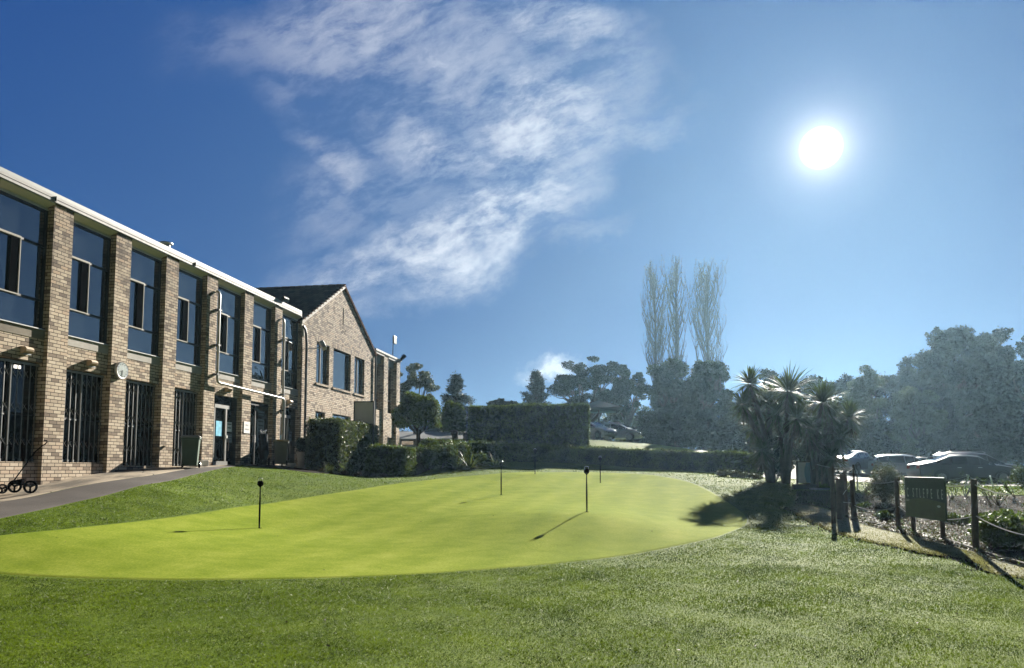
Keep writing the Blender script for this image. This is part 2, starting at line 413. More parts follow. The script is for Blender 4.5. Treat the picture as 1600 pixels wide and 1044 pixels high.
def hit(px, py, ymin=3.0, ymax=120.0):
    """where the line of sight through a photo point first meets the ground"""
    r = ray(px, py); Y = np.linspace(ymin, ymax, 3000); X = Y * r[0] / r[1]; Z = Y * r[2] / r[1]
    d = Z - gz_(X, Y); k = np.argmax(d <= 0)
    if d[k] > 0: k = len(Y) - 1
    return float(X[k]), float(Y[k])
def at(px, Y):
    """ground point at distance Y in the direction of photo column px"""
    x = (px - CXP) / FPX * Y * 1.0
    for _ in range(3):
        z = gz(x, Y); dd = Y * math.cos(PITCH) + z * math.sin(PITCH); x = (px - CXP) / FPX * dd
    return x, Y, z
def zpix(py, Y):
    r = ray(800, py); return r[2] / r[1] * Y
# ------------------------------------------------------------------ ground materials
def grassmat(name, cols, fs, gloss=.35, bm=.5, stripe=0., bd=.02):
    m, g = newmat(name); P = tc(g)
    a = g.noise(P, .35, 4, .6); b_ = g.noise(P, 2.2, 5, .65); c_ = g.noise(g.scale(P, (1, .8, 1)), fs, 5, .75); d_ = g.noise(P, fs * 3.1, 3, .7)
    f = g.m('ADD', g.m('MULTIPLY', c_, .42), g.m('ADD', g.m('MULTIPLY', b_, .28), g.m('ADD', g.m('MULTIPLY', d_, .2), g.m('MULTIPLY', a, .22))))
    if stripe:
        sp = g.node('ShaderNodeSeparateXYZ'); g.l.new(P, sp.inputs[0])
        w = g.m('SINE', g.m('ADD', g.m('MULTIPLY', g.m('ADD', sp.outputs[0], g.m('MULTIPLY', sp.outputs[1], -.22)), 5.2), g.m('MULTIPLY', a, 3)))
        f = g.m('ADD', f, g.m('MULTIPLY', w, stripe))
    c = g.ramp(f, [(.36, cols[0]), (.50, cols[1]), (.60, cols[2]), (.72, cols[3])])
    nr = bump(g, g.m('ADD', g.m('MULTIPLY', c_, .6), g.m('MULTIPLY', d_, .4)), bm, bd)
    s = pbsdf(g, c, .85, 0, gloss, nr)
    out(g, s); MAT[name] = m
grassmat('lawn', [(.035, .064, .006), (.10, .170, .013), (.175, .255, .024), (.28, .35, .06)], 14, .09, .9, 0, .03)
grassmat('green', [(.145, .22, .020), (.25, .34, .037), (.35, .43, .060), (.50, .55, .12)], 30, .010, .40, .024, .010)
grassmat('dry', [(.15, .16, .08), (.32, .33, .19), (.48, .48, .31), (.64, .63, .44)], 9, .04, .9, 0, .03)
# cracked, patched asphalt and worn concrete
m, g = newmat('asphalt'); P = tc(g)
n1 = g.noise(P, 60, 4, .7); n2 = g.noise(P, .8, 5, .6)
c = g.vm('SCALE', (.105, .092, .082), g.remap(g.m('ADD', g.m('MULTIPLY', n1, .5), g.m('MULTIPLY', n2, .5)), .35, .65, .65, 1.45, False))
out(g, pbsdf(g, c, .85, 0, .3, bump(g, n1, .5, .006))); MAT['asphalt'] = m
m, g = newmat('path_concrete'); P = tc(g)
n1 = g.noise(P, 40, 4, .7); n2 = g.noise(g.scale(P, (.9, .35, 1)), 1.1, 5, .65)
vc = g.node('ShaderNodeTexVoronoi', feature='DISTANCE_TO_EDGE'); g.l.new(g.vm('ADD', P, g.vm('SCALE', g.noise(P, 1.5, 4, .6, 0, True), .6)), vc.inputs[0]); vc.inputs['Scale'].default_value = .42
c = g.mix(g.remap(n2, .38, .56), (.18, .155, .12), (.50, .42, .31)); c = g.mix(g.remap(vc.outputs[0], .012, .003), c, (.05, .045, .035)); c = g.vm('SCALE', c, g.remap(n1, .3, .7, .85, 1.15, False))
out(g, pbsdf(g, c, .85, 0, .3, bump(g, n1, .4, .005))); MAT['path_concrete'] = m
m, g = newmat('mulch'); P = tc(g)
n1 = g.noise(P, 9, 6, .75); n2 = g.noise(P, 1.2, 4, .6); vo = g.node('ShaderNodeTexVoronoi'); g.l.new(P, vo.inputs[0]); vo.inputs['Scale'].default_value = 14
f = g.m('ADD', g.m('MULTIPLY', n1, .7), g.m('MULTIPLY', n2, .3))
c = g.ramp(f, [(.35, (.010, .008, .006)), (.5, (.036, .028, .020)), (.62, (.08, .063, .045)), (.75, (.20, .17, .12))])
out(g, pbsdf(g, c, .95, 0, .05, bump(g, g.m('ADD', n1, g.m('MULTIPLY', vo.outputs[0], .5)), 1.0, .06))); MAT['mulch'] = m

# ------------------------------------------------------------------ ground sheets
def axis(lo, hi, step, far, k=1.22):
    a = list(np.arange(lo, hi + 1e-6, step)); d = step; x = hi
    while x < far: d *= k; x += d; a.append(x)
    d = step; x = lo; pre = []
    while x > -far: d *= k; x -= d; pre.append(x)
    return np.array(pre[::-1] + a)
def grid_mesh(name, X, Y, off, mat):
    gx, gy = np.meshgrid(X, Y); Z = gz_(gx, gy) + off
    V = np.c_[gx.ravel(), gy.ravel(), Z.ravel()]; n = len(X); i = np.arange(len(Y) - 1)[:, None] * n + np.arange(n - 1)[None]
    F = np.stack([i, i + 1, i + 1 + n, i + n], -1).reshape(-1, 4)
    return npmesh(name, V, F, mat, None, 180)
lawn = grid_mesh('lawn', axis(-16, 20, .2, 330), axis(1, 44, .2, 330), 0, MAT['lawn'])
tag(lawn, 'rough mown lawn around the putting green, darker and coarser than the green', 'lawn', kind='structure')
def densify(pts, n=6):
    P = [np.array(p, float) for p in pts]; o = []
    for i in range(len(P) - 1):
        p0, p1, p2, p3 = P[max(i - 1, 0)], P[i], P[i + 1], P[min(i + 2, len(P) - 1)]
        for k in range(n):
            t = k / n; o.append(.5 * ((2 * p1) + (-p0 + p2) * t + (2 * p0 - 5 * p1 + 4 * p2 - p3) * t * t + (-p0 + 3 * p1 - 3 * p2 + p3) * t ** 3))
    o.append(P[-1]); return np.array(o)
def ruled(name, A, B, m_, off, mat, lip=0.03):
    """sheet between two plan curves, draped on the ground, edges turned down"""
    A = np.asarray(A); B = np.asarray(B); n = len(A); t = np.linspace(0, 1, m_)
    XY = A[:, None] * (1 - t)[None, :, None] + B[:, None] * t[None, :, None]
    Z = gz_(XY[..., 0], XY[..., 1]) + off; Z[0, :] -= lip; Z[-1, :] -= lip; Z[:, 0] -= lip; Z[:, -1] -= lip
    V = np.c_[XY.reshape(-1, 2), Z.ravel()]; i = np.arange(n - 1)[:, None] * m_ + np.arange(m_ - 1)[None]
    F = np.stack([i, i + 1, i + 1 + m_, i + m_], -1).reshape(-1, 4)
    return npmesh(name, V, F, mat, None, 180)
go = [(-170, 872), (-60, 893), (0, 900), (150, 906), (300, 908), (500, 905), (650, 899), (800, 888), (900, 879), (1000, 866), (1080, 850), (1130, 837), (1164, 823), (1170, 812), (1160, 799), (1135, 782),
      (1108, 766), (1080, 754), (1040, 745), (990, 740), (920, 738), (840, 738), (760, 741.5), (700, 746.5), (640, 753.5), (560, 765), (480, 777), (405, 788), (300, 803), (200, 816), (100, 827), (0, 838), (-90, 850), (-170, 872)]
GOUT = densify([hit(*p) for p in go], 5)[:-1]
gc = np.array([-.6, 18.0]); rr_ = np.linspace(0, 1, 90)[1:]
V = [[gc[0], gc[1]]]
for r_ in rr_: V += list(gc + (GOUT - gc) * r_)
V = np.array(V); V = np.c_[V, gz_(V[:, 0], V[:, 1]) + .010]; N_ = len(GOUT); V[-N_:, 2] -= .03
F = []
for k in range(len(rr_) - 1):
    for i in range(N_):
        a = 1 + k * N_ + i; b = 1 + k * N_ + (i + 1) % N_; F.append((a, b, b + N_, a + N_))
F += [(0, 1 + (i + 1) % N_, 1 + i, 0) for i in range(N_)]
gm = MB(); gm.v = [tuple(p) for p in V]; gm.f = [f if f[0] != 0 else f[:3] for f in F]
gr_ = gm.build('putting_green', MAT['green'], None, 180)
tag(gr_, 'smooth bright yellow green putting green', 'putting green', kind='structure')
def ingreen(X, Y):
    ins = np.zeros(X.shape, bool); P = GOUT; n = len(P)
    for i in range(n):
        x1, y1 = P[i]; x2, y2 = P[(i + 1) % n]
        c = ((y1 > Y) != (y2 > Y)) & (X < (x2 - x1) * (Y - y1) / (y2 - y1 + 1e-12) + x1); ins ^= c
    return ins

# building frame: u along the front, w out from the front towards the green
BA = R(9.5); BE = np.array([math.sin(BA), math.cos(BA)]); BN = np.array([math.cos(BA), -math.sin(BA)]); B0 = np.array([-11.2, 18.0])
def bw(u, w): return B0 + BE * u + BN * w
def uw(p): d = np.array(p) - B0; return float(d @ BE), float(d @ BN)
po = sorted([uw(hit(*p)) for p in [(-260, 870), (-120, 842), (0, 812), (60, 799), (110, 788), (160, 777), (235, 757), (300, 743), (345, 732.5)]]) 
U_ = np.linspace(-9, 8.3, 90); Wo = np.interp(U_, [p[0] for p in po] + [8.6], [p[1] for p in po] + [.25])
mid = Wo * .52 + .25 * np.sin(U_ * .7) * (Wo / 4)
A = np.array([bw(u, -.3) for u in U_]); B = np.array([bw(u, w) for u, w in zip(U_, mid)]); C_ = np.array([bw(u, w) for u, w in zip(U_, Wo)])
tag(ruled('concrete_path', A, B, 26, .016, MAT['path_concrete']), 'worn pale concrete path along the foot of the brick front', 'path', kind='structure')
tag(ruled('asphalt_path', np.array([bw(u, w - .02) for u, w in zip(U_, mid)]), C_, 24, .008, MAT['asphalt']), 'dark asphalt strip between the concrete path and the lawn', 'path', kind='structure')
bo = sorted([uw(hit(*p)) for p in [(398, 730), (445, 734), (480, 738.5), (530, 742), (600, 744.5), (648, 744)]])
U_ = np.linspace(8.5, 20, 60); Wb = np.interp(U_, [p[0] for p in bo], [p[1] for p in bo])
tag(ruled('bark_bed', np.array([bw(u, -.2) for u in U_]), np.array([bw(u, w) for u, w in zip(U_, Wb)]), 22, .02, MAT['mulch']), 'bark mulch bed in front of the gabled wall and hedges', 'garden bed', kind='structure')
low = [hit(*p) for p in [(1243, 790), (1262, 790), (1296, 796), (1340, 816), (1404, 834), (1440, 843), (1480, 853), (1525, 867), (1600, 889)]] + [(10.2, 8.6)]
up = [hit(*p) for p in [(1246, 770), (1262, 768.5), (1290, 768), (1330, 770), (1380, 773), (1440, 774), (1500, 774), (1600, 775)]] + [(20., 20.), (22, 15.)]
Lc, Uc = densify(low, 8), densify(up, 8)
tag(ruled('mulched_rose_bed', Lc, Uc, 40, .02, MAT['mulch']), 'dark mulched rose bed behind the post and rope fence', 'garden bed', kind='structure')
lo2 = [hit(*p) for p in [(1228, 795), (1258, 812), (1300, 831), (1350, 846), (1404, 857), (1450, 868), (1490, 872), (1530, 883), (1600, 906)]] + [(10.0, 8.3)]
L2 = densify(lo2, 8)
tag(ruled('dry_grass_strip', L2, Lc + (Uc - Lc) * .03, 10, .012, MAT['dry']), 'pale dry grass strip between the lawn and the rope fence', 'verge', kind='structure')
tag(ruled('car_park', np.array([(x, 31.5 - .02 * x) for x in np.linspace(9.5, 60, 60)]), np.array([(x, 62.) for x in np.linspace(12, 66, 60)]), 40, .02, MAT['asphalt']), 'grey asphalt car park under the trees', 'car park', kind='structure')

# ------------------------------------------------------------------ brick clubhouse
ZB = .6
club = empty('brick_clubhouse', (B0[0], B0[1], -ZB), R(90) - BA, 'two storey tan brick clubhouse with a flat roofed wing, a gabled block and tall windows', 'building')
def bb(mb, name, mat, parent=club, **kw): return mb.build(name, MAT[mat], parent, off=(0, 0, ZB), **kw)
PW = [(-7.0, -6.3), (-4.75, -4.1), (-2.52, -1.87), (-.28, .35), (1.93, 2.55), (4.14, 4.76), (6.32, 6.95), (8.74, 9.35), (11.05, 11.65)]
def wall_holes(u0, u1, z0, z1, holes, y0=0., depth=.15, mb=None):
    mb = mb or MB(); us = sorted({u0, u1} | {h[0] for h in holes} | {h[1] for h in holes}); zs = sorted({z0, z1} | {h[2] for h in holes} | {h[3] for h in holes})
    for a, b in zip(us[:-1], us[1:]):
        for c, d in zip(zs[:-1], zs[1:]):
            if not any(h[0] <= a and b <= h[1] and h[2] <= c and d <= h[3] for h in holes): mb.quad((a, y0, c), (b, y0, c), (b, y0, d), (a, y0, d))
    for (a, b, c, d) in holes:
        y1 = y0 + depth
        mb.quad((a, y0, c), (a, y1, c), (a, y1, d), (a, y0, d)); mb.quad((b, y0, c), (b, y1, c), (b, y1, d), (b, y0, d))
        mb.quad((a, y0, c), (b, y0, c), (b, y1, c), (a, y1, c)); mb.quad((a, y0, d), (b, y0, d), (b, y1, d), (a, y1, d))
    return mb
w = MB()
gab0, gab1 = 13.42, 22.38
for i in range(len(PW)):
    a = PW[i][1]; b = PW[i + 1][0] if i + 1 < len(PW) else gab0
    door = i >= 6
    zlow = .20 if i <= 3 else (.13 if i < 6 else .14)
    zg = 2.58 if i != 6 else 2.58
    w.box((a, .11, -ZB), (b, .34, zlow)) if not door else w.box((a, -.0, -ZB), (b, .34, .10))
    w.box((a, .11, zg), (b, .34, 3.15))
w.box((-7.0, .34, -ZB), (-6.9, 9.0, 6.5)); w.box((-7.0, 9.0, -ZB), (26.8, 9.2, 6.5))
bb(w, 'wall', 'brick', uv=True)
for (a, b) in PW:
    p = MB(); p.box((a, 0, -ZB), (b, .36, 6.545)); bb(p, 'pier', 'brick', uv=True)
# floor slab edge / dark interior behind glass
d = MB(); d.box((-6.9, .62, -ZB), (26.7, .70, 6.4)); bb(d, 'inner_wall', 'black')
for i in range(len(PW)):
    a = PW[i][1]; b = PW[i + 1][0] if i + 1 < len(PW) else gab0; mdl = (a + b) / 2
    c = MB(); c.box((a, .098, 3.15), (b, .34, 3.375)); bb(c, 'sill_beam', 'sill' if i != 2 else 'concrete')
    # upper window: frame with two transoms, an opening sash in the left half of the middle light
    f = MB(); y0, y1 = .17, .235; t = .05
    f.box((a, y0, 3.375), (b, y1, 3.375 + t)); f.box((a, y0, 6.30), (b, y1, 6.36)); f.box((a, y0, 3.425), (a + t, y1, 6.30)); f.box((b - t, y0, 3.425), (b, y1, 6.30))
    for z in (4.07, 5.42): f.box((a + t, y0, z), (b - t, y1, z + .055))
    f.box((b - t - .16, y0 + .005, 3.425), (b - t - .12, y1, 4.07)); f.box((b - t - .16, y0 + .005, 4.125), (b - t - .12, y1, 5.42))
    win = bb(f, 'window', 'dark_frame')
    ls = MB(); ls.box((a, .06, 3.378), (b - .0, .17, 3.40)); bb(ls, 'sill_flashing', 'alu', win)
    pn = MB(); 
    for (z0, z1) in ((3.42, 4.075), (4.12, 5.425), (5.47, 6.305)):
        pn.box((a + .03, .205, z0), (b - .03, .212, z1))
    o = bb(pn, 'pane', 'glass', win)
    s = MB(); sy0, sy1 = .135, .165; u0 = mdl - .27; u1 = mdl + .005
    s.box((a + .005, sy0, 5.425), (u1, sy1, 5.475)); s.box((a + .005, sy0, 4.08), (u1, sy1, 4.11)); s.box((mdl - .018, sy0, 4.11), (u1, sy1, 5.425))
    bb(s, 'sash', 'sill', win)
    s = MB(); s.box((mdl - .26, .150, 4.12), (mdl - .03, .158, 5.415)); bb(s, 'dark_infill', 'black', win)  # black sheet painting in the dark of the gap left by the slid sash
    # eaves: sloping soffit between piers
    so_ = MB(); so_.quad((a, -.02, 6.53), (b, -.02, 6.53), (b, .20, 6.44), (a, .20, 6.44)); so_.quad((a, .20, 6.44), (b, .20, 6.44), (b, .17, 6.36), (a, .17, 6.36))
    so_.quad((a, .17, 6.36), (b, .17, 6.36), (b, .3, 6.36), (a, .3, 6.36)); so_.quad((a, -.02, 6.53), (b, -.02, 6.53), (b, -.02, 6.55), (a, -.02, 6.55))
    bb(so_, 'soffit', 'soffit')
def roofline(u0, u1, dz):
    f = MB(); f.box((u0, -.06, 6.635 + dz), (u1, .3, 6.70 + dz)); f.box((u0, -.04, 6.62 + dz), (u1, .3, 6.635 + dz)); f.box((u0, -.055, 6.56 + dz), (u1, .3, 6.62 + dz)); f.box((u0, -.025, 6.547 + dz), (u1, .3, 6.56 + dz)); bb(f, 'fascia', 'fascia_paint')
    q = MB(); q.box((u0, -.05, 6.703 + dz), (u1, .12, 6.79 + dz)); bb(q, 'roof_edge', 'gutter_grey')
roofline(-7.1, 11.25, 0); roofline(11.25, 13.28, -.015)
r_ = MB(); r_.box((-7.1, .12, 6.62), (13.41, 9.3, 6.72)); r_.box((22.4, .12, 6.55), (26.9, 9.3, 6.66)); bb(r_, 'flat_roof', 'gutter_grey')
j = MB(); 
for u in (-.34, 5.5): j = MB(); j.box((u, -.092, 6.57), (u + .01, -.05, 6.7)); bb(j, 'fascia_joint', 'dark_frame')

# ground floor openings
def bars(a, b, z0, z1, hang=0.):
    m_ = MB(); n = 9; us = np.linspace(a + .06, b - .06, n)
    for k, u in enumerate(us):
        if k == 4: m_.box((u - .022, .198, z0), (u + .004, .23, z1)); m_.box((u + .008, .202, z0), (u + .026, .23, z1))
        else: m_.box((u - .009, .208, z0 + hang * (k % 3)), (u + .009, .222, z1))
    for k in range(n - 1):
        for zc in (.42, 1.28, 2.08):
            z = z0 + (z1 - z0) * (zc / 2.4); u = us[k]
            m_.tube([(u, .204, z + .12), (u + (us[1] - us[0]) * .62, .204, z - .02)], .007, 4); m_.tube([(u - .0, .226, z - .04), (u + (us[1] - us[0]) * .62, .226, z + .13)], .006, 4)
    for k in range(1, 4): m_.box((us[k] - .03, .192, z0 + (z1 - z0) * .46), (us[k] + .03, .207, z0 + (z1 - z0) * .46 + .035))
    for k in range(n): m_.box((us[k] - .02, .198, z0), (us[k] + .02, .23, z0 + .06))
    m_.box((a, .195, z1 - .02), (b, .24, z1 + .03)); return m_
for i in range(6):
    a = PW[i][1]; b = PW[i + 1][0]; z0 = .20 if i <= 3 else .13
    gt = bb(bars(a, b, z0 + .01, 2.52), 'security_gate', 'gate_steel')
    q = MB(); q.box((a, .30, z0), (b, .31, 2.58)); wnd = bb(q, 'ground_floor_glazing', 'glass_low')
    q = MB(); q.box(((a + b) / 2 - .03, .26, z0), ((a + b) / 2 + .03, .30, 2.5)); q.box((a, .26, 1.3), (b, .298, 1.35)); bb(q, 'glazing_frame', 'dark_frame', wnd)
def glass_door(a, b, kind):
    zt = 2.15 if kind != 'mid' else 2.2; z0 = .145
    m_ = MB(); x1 = a + (b - a) * .56
    if kind == 'mid':
        m_.box((a + .12, .16, z0), (a + .19, .22, 2.45)); m_.box((a + .62, .16, z0), (a + .67, .22, 2.45)); m_.box((a, .16, 2.45), (b, .22, 2.5))
        dr = bb(m_, 'shop_front', 'dark_frame')
    else:
        m_.box((a + .30, .15, zt), (x1 + .22, .20, zt + .12)); m_.box((x1 - .02, .15, z0 + .18), (x1 + .07, .20, zt)); m_.box((a + .30, .15, z0), (x1 + .20, .20, z0 + .17)); m_.box((a + .27, .15, z0), (a + .33, .20, zt))
        dr = bb(m_, 'door', 'alu')
        h = MB(); h.box((x1 - .01, .10, 1.12), (x1 + .06, .15, 1.22)); bb(h, 'lock', 'paper', dr)
        h = MB(); h.tube([(x1 + .10, .15, 1.10), (x1 + .10, .09, 1.10), (x1 + .10, .09, .68), (x1 + .10, .15, .68)], .014, 6); bb(h, 'handle', 'brown_wall', dr)
        s_ = MB(); s_.box((a + .1, -.30, .02), (b - .1, -.0, .11)); bb(s_, 'step', 'concrete', dr)
    g_ = MB(); g_.box((a, .205, z0), (b, .212, 2.58)); bb(g_, 'pane', 'glass_low', dr)
    return dr, x1
def poster(parent, u0, u1, z0, z1, mat, y=.196, lines=0, dk='ink'):
    p = MB(); p.box((u0, y - .004, z0), (u1, y + .006, z1)); o = bb(p, 'poster', mat, parent)
    if lines:
        n = lines
        for k in range(n):
            q = MB()
            z = z1 - (z1 - z0) * (k + .7) / (n + .6); ww = (u1 - u0) * (.12 + .1 * ((k * 37) % 5) / 5)
            q.box((u0 + ww, y - .007, z), (u1 - ww * .8, y - .0045, z + (z1 - z0) * .32 / (n + .6))); bb(q, 'printing', dk, parent)
    return o
a, b = 6.95, 8.74
dr, x1 = glass_door(a, b, 'door')
poster(dr, 7.42, 7.80, 1.18, 1.70, 'paper_blue'); poster(dr, 8.10, 8.42, 1.36, 1.70, 'paper', lines=2); poster(dr, 8.12, 8.44, .98, 1.30, 'paper_grey', lines=3)
a, b = 9.35, 11.05
dr, _ = glass_door(a, b, 'mid')
poster(dr, 9.55, 9.64, 1.5, 2.1, 'paper_grey', lines=4); poster(dr, 9.50, 9.62, .95, 1.45, 'paper_green'); poster(dr, 9.88, 10.10, 1.3, 2.05, 'bin_lid_grey'); poster(dr, 9.9, 10.09, 1.05, 1.32, 'paper', y=.186, lines=3)
poster(dr, 10.22, 10.75, .95, 1.95, 'paper_grey', lines=6); poster(dr, 10.22, 10.75, 2.02, 2.28, 'ink', lines=2, dk='paper_grey')
a, b = 11.65, 13.42
dr, x1 = glass_door(a, b, 'door')
poster(dr, 12.15, 12.36, .85, 1.42, 'paper_blue'); poster(dr, 12.85, 13.08, 1.22, 1.6, 'paper_grey', lines=2)
# gabled block
E_ = 6.33; AP = 8.93; UM = 17.9
H1, H2, H3 = (14.93, 16.33, 3.90, 5.76), (16.80, 18.96, 3.90, 5.77), (19.46, 20.85, 3.90, 5.78)
L1, L2_ = (14.95, 15.96, 1.5, 2.63), (16.82, 19.07, 1.5, 2.66)
gw = wall_holes(gab0, gab1, -ZB, E_, [H1, H2, H3, L1, L2_], 0, .2)
gw.poly([(gab0, 0, E_), (gab1, 0, E_), (UM, 0, AP)])
gw.quad((gab0, 0, -ZB), (gab0, .4, -ZB), (gab0, .4, E_), (gab0, 0, E_)); gw.quad((gab1, 0, -ZB), (gab1, .4, -ZB), (gab1, .4, E_), (gab1, 0, E_))
bb(gw, 'gable_wall', 'brick', uv=True)
brickmat('brick_soldier')
for h in (H1, H2, H3, L1, L2_): lt = MB(); lt.box((h[0] - .1, -.006, h[3] + .0), (h[1] + .1, .02, h[3] + .235)); bb(lt, 'lintel', 'brick_soldier', uv=True, uvrot=True)
for h in (H1, H2, H3, L1, L2_):
    f = MB(); a, b, c, d = h; t = .05; y0, y1 = .13, .19
    f.box((a, y0, c), (b, y1, c + t)); f.box((a, y0, d - t), (b, y1, d)); f.box((a, y0, c + t), (a + t, y1, d - t)); f.box((b - t, y0, c + t), (b, y1, d - t))
    win = bb(f, 'gable_window', 'dark_frame')
    if h in (H1, H3): q = MB(); q.box(((a + b) / 2 - .03, .12, c + t), ((a + b) / 2 + .01, .15, d - t)); bb(q, 'mullion', 'sill', win)
    q = MB(); q.box((a + .02, .16, c + .02), (b - .02, .168, d - .02)); bb(q, 'pane', 'glass', win)
    if h[2] > 3: s = MB(); s.box((a - .06, -.05, c - .09), (b + .06, .13, c)); bb(s, 'window_sill', 'brick', win, uv=True)
v = MB(); v.box((17.83, -.003, 7.08), (17.95, .02, 7.90))
for (du, z) in ((0, 6.95), (-.28, 6.78), (-.14, 6.86), (.14, 6.86), (.28, 6.78), (0, 6.7), (-.16, 6.66), (.18, 6.66), (0, 6.42), (0, 6.0)): v.box((17.86 + du, -.003, z), (17.92 + du, .02, z + .07))
bb(v, 'slit_vent', 'black')
rf = MB(); sl = math.hypot(UM - gab0 + .15, AP - E_ + .09)
for sgn, ue in ((-1, gab0 - .12), (1, gab1 + .12)):
    ze = E_ - .07
    me_pts = [(ue, -.06, ze), (UM, -.06, AP + .02), (UM, 13, AP + .02), (ue, 13, ze)]
    rf.add(me_pts, [(0, 1, 2, 3)]); rf.add([(x, y, z + .09) for x, y, z in me_pts], [(0, 1, 2, 3)])
    rf.quad(me_pts[0], me_pts[3], (ue, 13, ze + .09), (ue, -.06, ze + .09))
ro = bb(rf, 'gable_roof', 'roof_tile')
L = ro.data.uv_layers.new(name='UVMap')
for p in ro.data.polygons:
    for li in p.loop_indices:
        q = ro.data.vertices[ro.data.loops[li].vertex_index].co; L.data[li].uv = (q.y, abs(q.x - UM) * 1.158)
vg = MB(); vg.prism([(gab0 - .14, -.085, E_ - .12), (gab0 - .14, -.085, E_ + .03), (UM, -.085, AP + .12), (UM, -.085, AP - .03)], (0, .085, 0)); bb(vg, 'verge', 'sill')
vg = MB(); vg.prism([(gab1 + .14, -.085, E_ - .12), (gab1 + .14, -.085, E_ + .03), (UM, -.085, AP + .12), (UM, -.085, AP - .03)], (0, .085, 0)); bb(vg, 'verge', 'maroon' if 0 else 'roof_tile', uv=True)
rd = MB()
for k in range(32): rd.tube([(UM, -.08 + k * .41, AP + .09), (UM, .35 + k * .41, AP + .10)], [.085, .10], 8)
bb(rd, 'ridge_tiles', 'roof_tile', uv=True)
# tiles poking past the verge
for k in range(15):
    tl = MB()
    t = (k + .5) / 15; u = gab0 - .1 + (UM - gab0 + .1) * t; z = E_ + .05 + (AP - E_ + .05) * t; tl.box((u - .1, -.10, z + .0), (u + .12, .03, z + .045)); bb(tl, 'verge_tile', 'roof_tile', uv=True)
cb = MB(); cb.prism([(gab0, -.03, 5.75), (gab0 + .26, -.03, 5.75), (gab0 + .30, -.03, E_ - .1), (gab0 - .1, -.03, E_ - .1), (gab0 - .04, -.03, 6.0)], (0, .03, 0)); bb(cb, 'corbel', 'sill')
# pipes on the front
def pipe(name, pts, rad, mat, n=10): m_ = MB(); m_.tube(pts, rad, n); return bb(m_, name, mat, smooth=40)
pw = pipe('drainpipe', [(6.86, -.02, 6.08), (6.86, -.09, 6.04), (6.86, -.13, 5.95), (6.87, -.13, 3.10), (6.90, -.13, 2.99), (7.0, -.13, 2.95), (9.3, -.14, 2.905), (11.5, -.15, 2.86), (11.64, -.15, 2.82), (11.68, -.15, 2.7), (11.68, -.13, .05)], .044, 'pipe_white')
pipe('drainpipe', [(11.56, -.02, 6.10), (11.56, -.1, 6.05), (11.57, -.12, 5.9), (11.66, -.12, .1)], .045, 'pipe_white')
for u0, z in ((6.79, 5.4), (6.79, 4.2), (6.79, 3.2), (11.57, 5.2), (11.57, 3.0), (11.57, 2.35), (11.57, 1.1)):
    br = MB(); br.box((u0, -.17, z), (u0 + .18, 0, z + .05)); bb(br, 'pipe_bracket', 'dark_frame')
pipe('downpipe', [(gab0 - .02, -.06, 6.15), (gab0 + .12, -.09, 6.05), (gab0 + .2, -.1, 5.85), (gab0 + .28, -.1, 5.4), (gab0 + .30, -.1, .15)], .055, 'pipe_dark')
pipe('downpipe', [(gab1 - .06, -.08, 6.2), (gab1 - .06, -.08, .2)], .05, 'pipe_dark')
# far wing beyond the gable
fw = MB(); fw.box((gab1, .30, -ZB), (26.8, .5, .4)); fw.box((gab1, .10, 1.95), (23.97, .5, 3.35)); fw.box((24.6, .12, 1.9), (26.2, .5, 3.3)); fw.box((26.78, .0, -ZB), (26.8, 9.0, 6.5)); bb(fw, 'far_wall', 'brick', uv=True)
for (a, b) in ((23.90, 24.62), (26.18, 26.81)):
    p = MB(); p.box((a, 0, -ZB), (b, .8, 6.56)); bb(p, 'pier', 'brick', uv=True)
for (a, b) in ((gab1, 23.90), (24.62, 26.18)):
    f = MB(); f.box((a, .34, 3.3), (b, .42, 3.36)); f.box((a, .34, 4.05), (b, .42, 4.12)); f.box((a, .34, 5.95), (b, .42, 6.02)); f.box(((a + b) / 2 - .03, .34, 3.36), ((a + b) / 2 + .03, .42, 5.95))
    win = bb(f, 'window', 'alu'); q = MB(); q.box((a, .38, 3.3), (b, .39, 6.0)); bb(q, 'pane', 'glass', win)
    q = MB(); q.box((a, .2, 6.02), (b, .45, 6.5)); bb(q, 'spandrel_panel', 'gutter_grey', win)
    q = MB(); q.box((a, .32, .4), (b, .36, 1.95)); dd = bb(q, 'maroon_door', 'maroon')
    q = MB(); um = (a + b) / 2 + .3
    for u in (um - .3, um, um + .3): q.box((u - .015, .29, .4), (u + .015, .32, 1.9))
    for z in (.6, .95, 1.3): q.box((um - .32, .285, z), (um + .32, .318, z + .03))
    bb(q, 'door_grille', 'paper_grey', dd)
f = MB(); f.box((gab1 + .05, -.06, 6.56), (26.9, .3, 6.68)); f.box((gab1 + .05, -.02, 6.43), (23.9, .2, 6.55)); f.box((24.62, -.02, 6.43), (26.18, .2, 6.55)); bb(f, 'fascia', 'fascia_paint')
# roof furniture belongs to the building's roof
v = MB(); v.lathe([(.13, 6.7), (.13, 7.34)], (5.5, 1.0, 0), 14); v.lathe([(.03, 7.44), (.21, 7.39), (.22, 7.36), (.20, 7.34)], (5.5, 1.0, 0), 14); bb(v, 'roof_vent', 'galv', smooth=40)
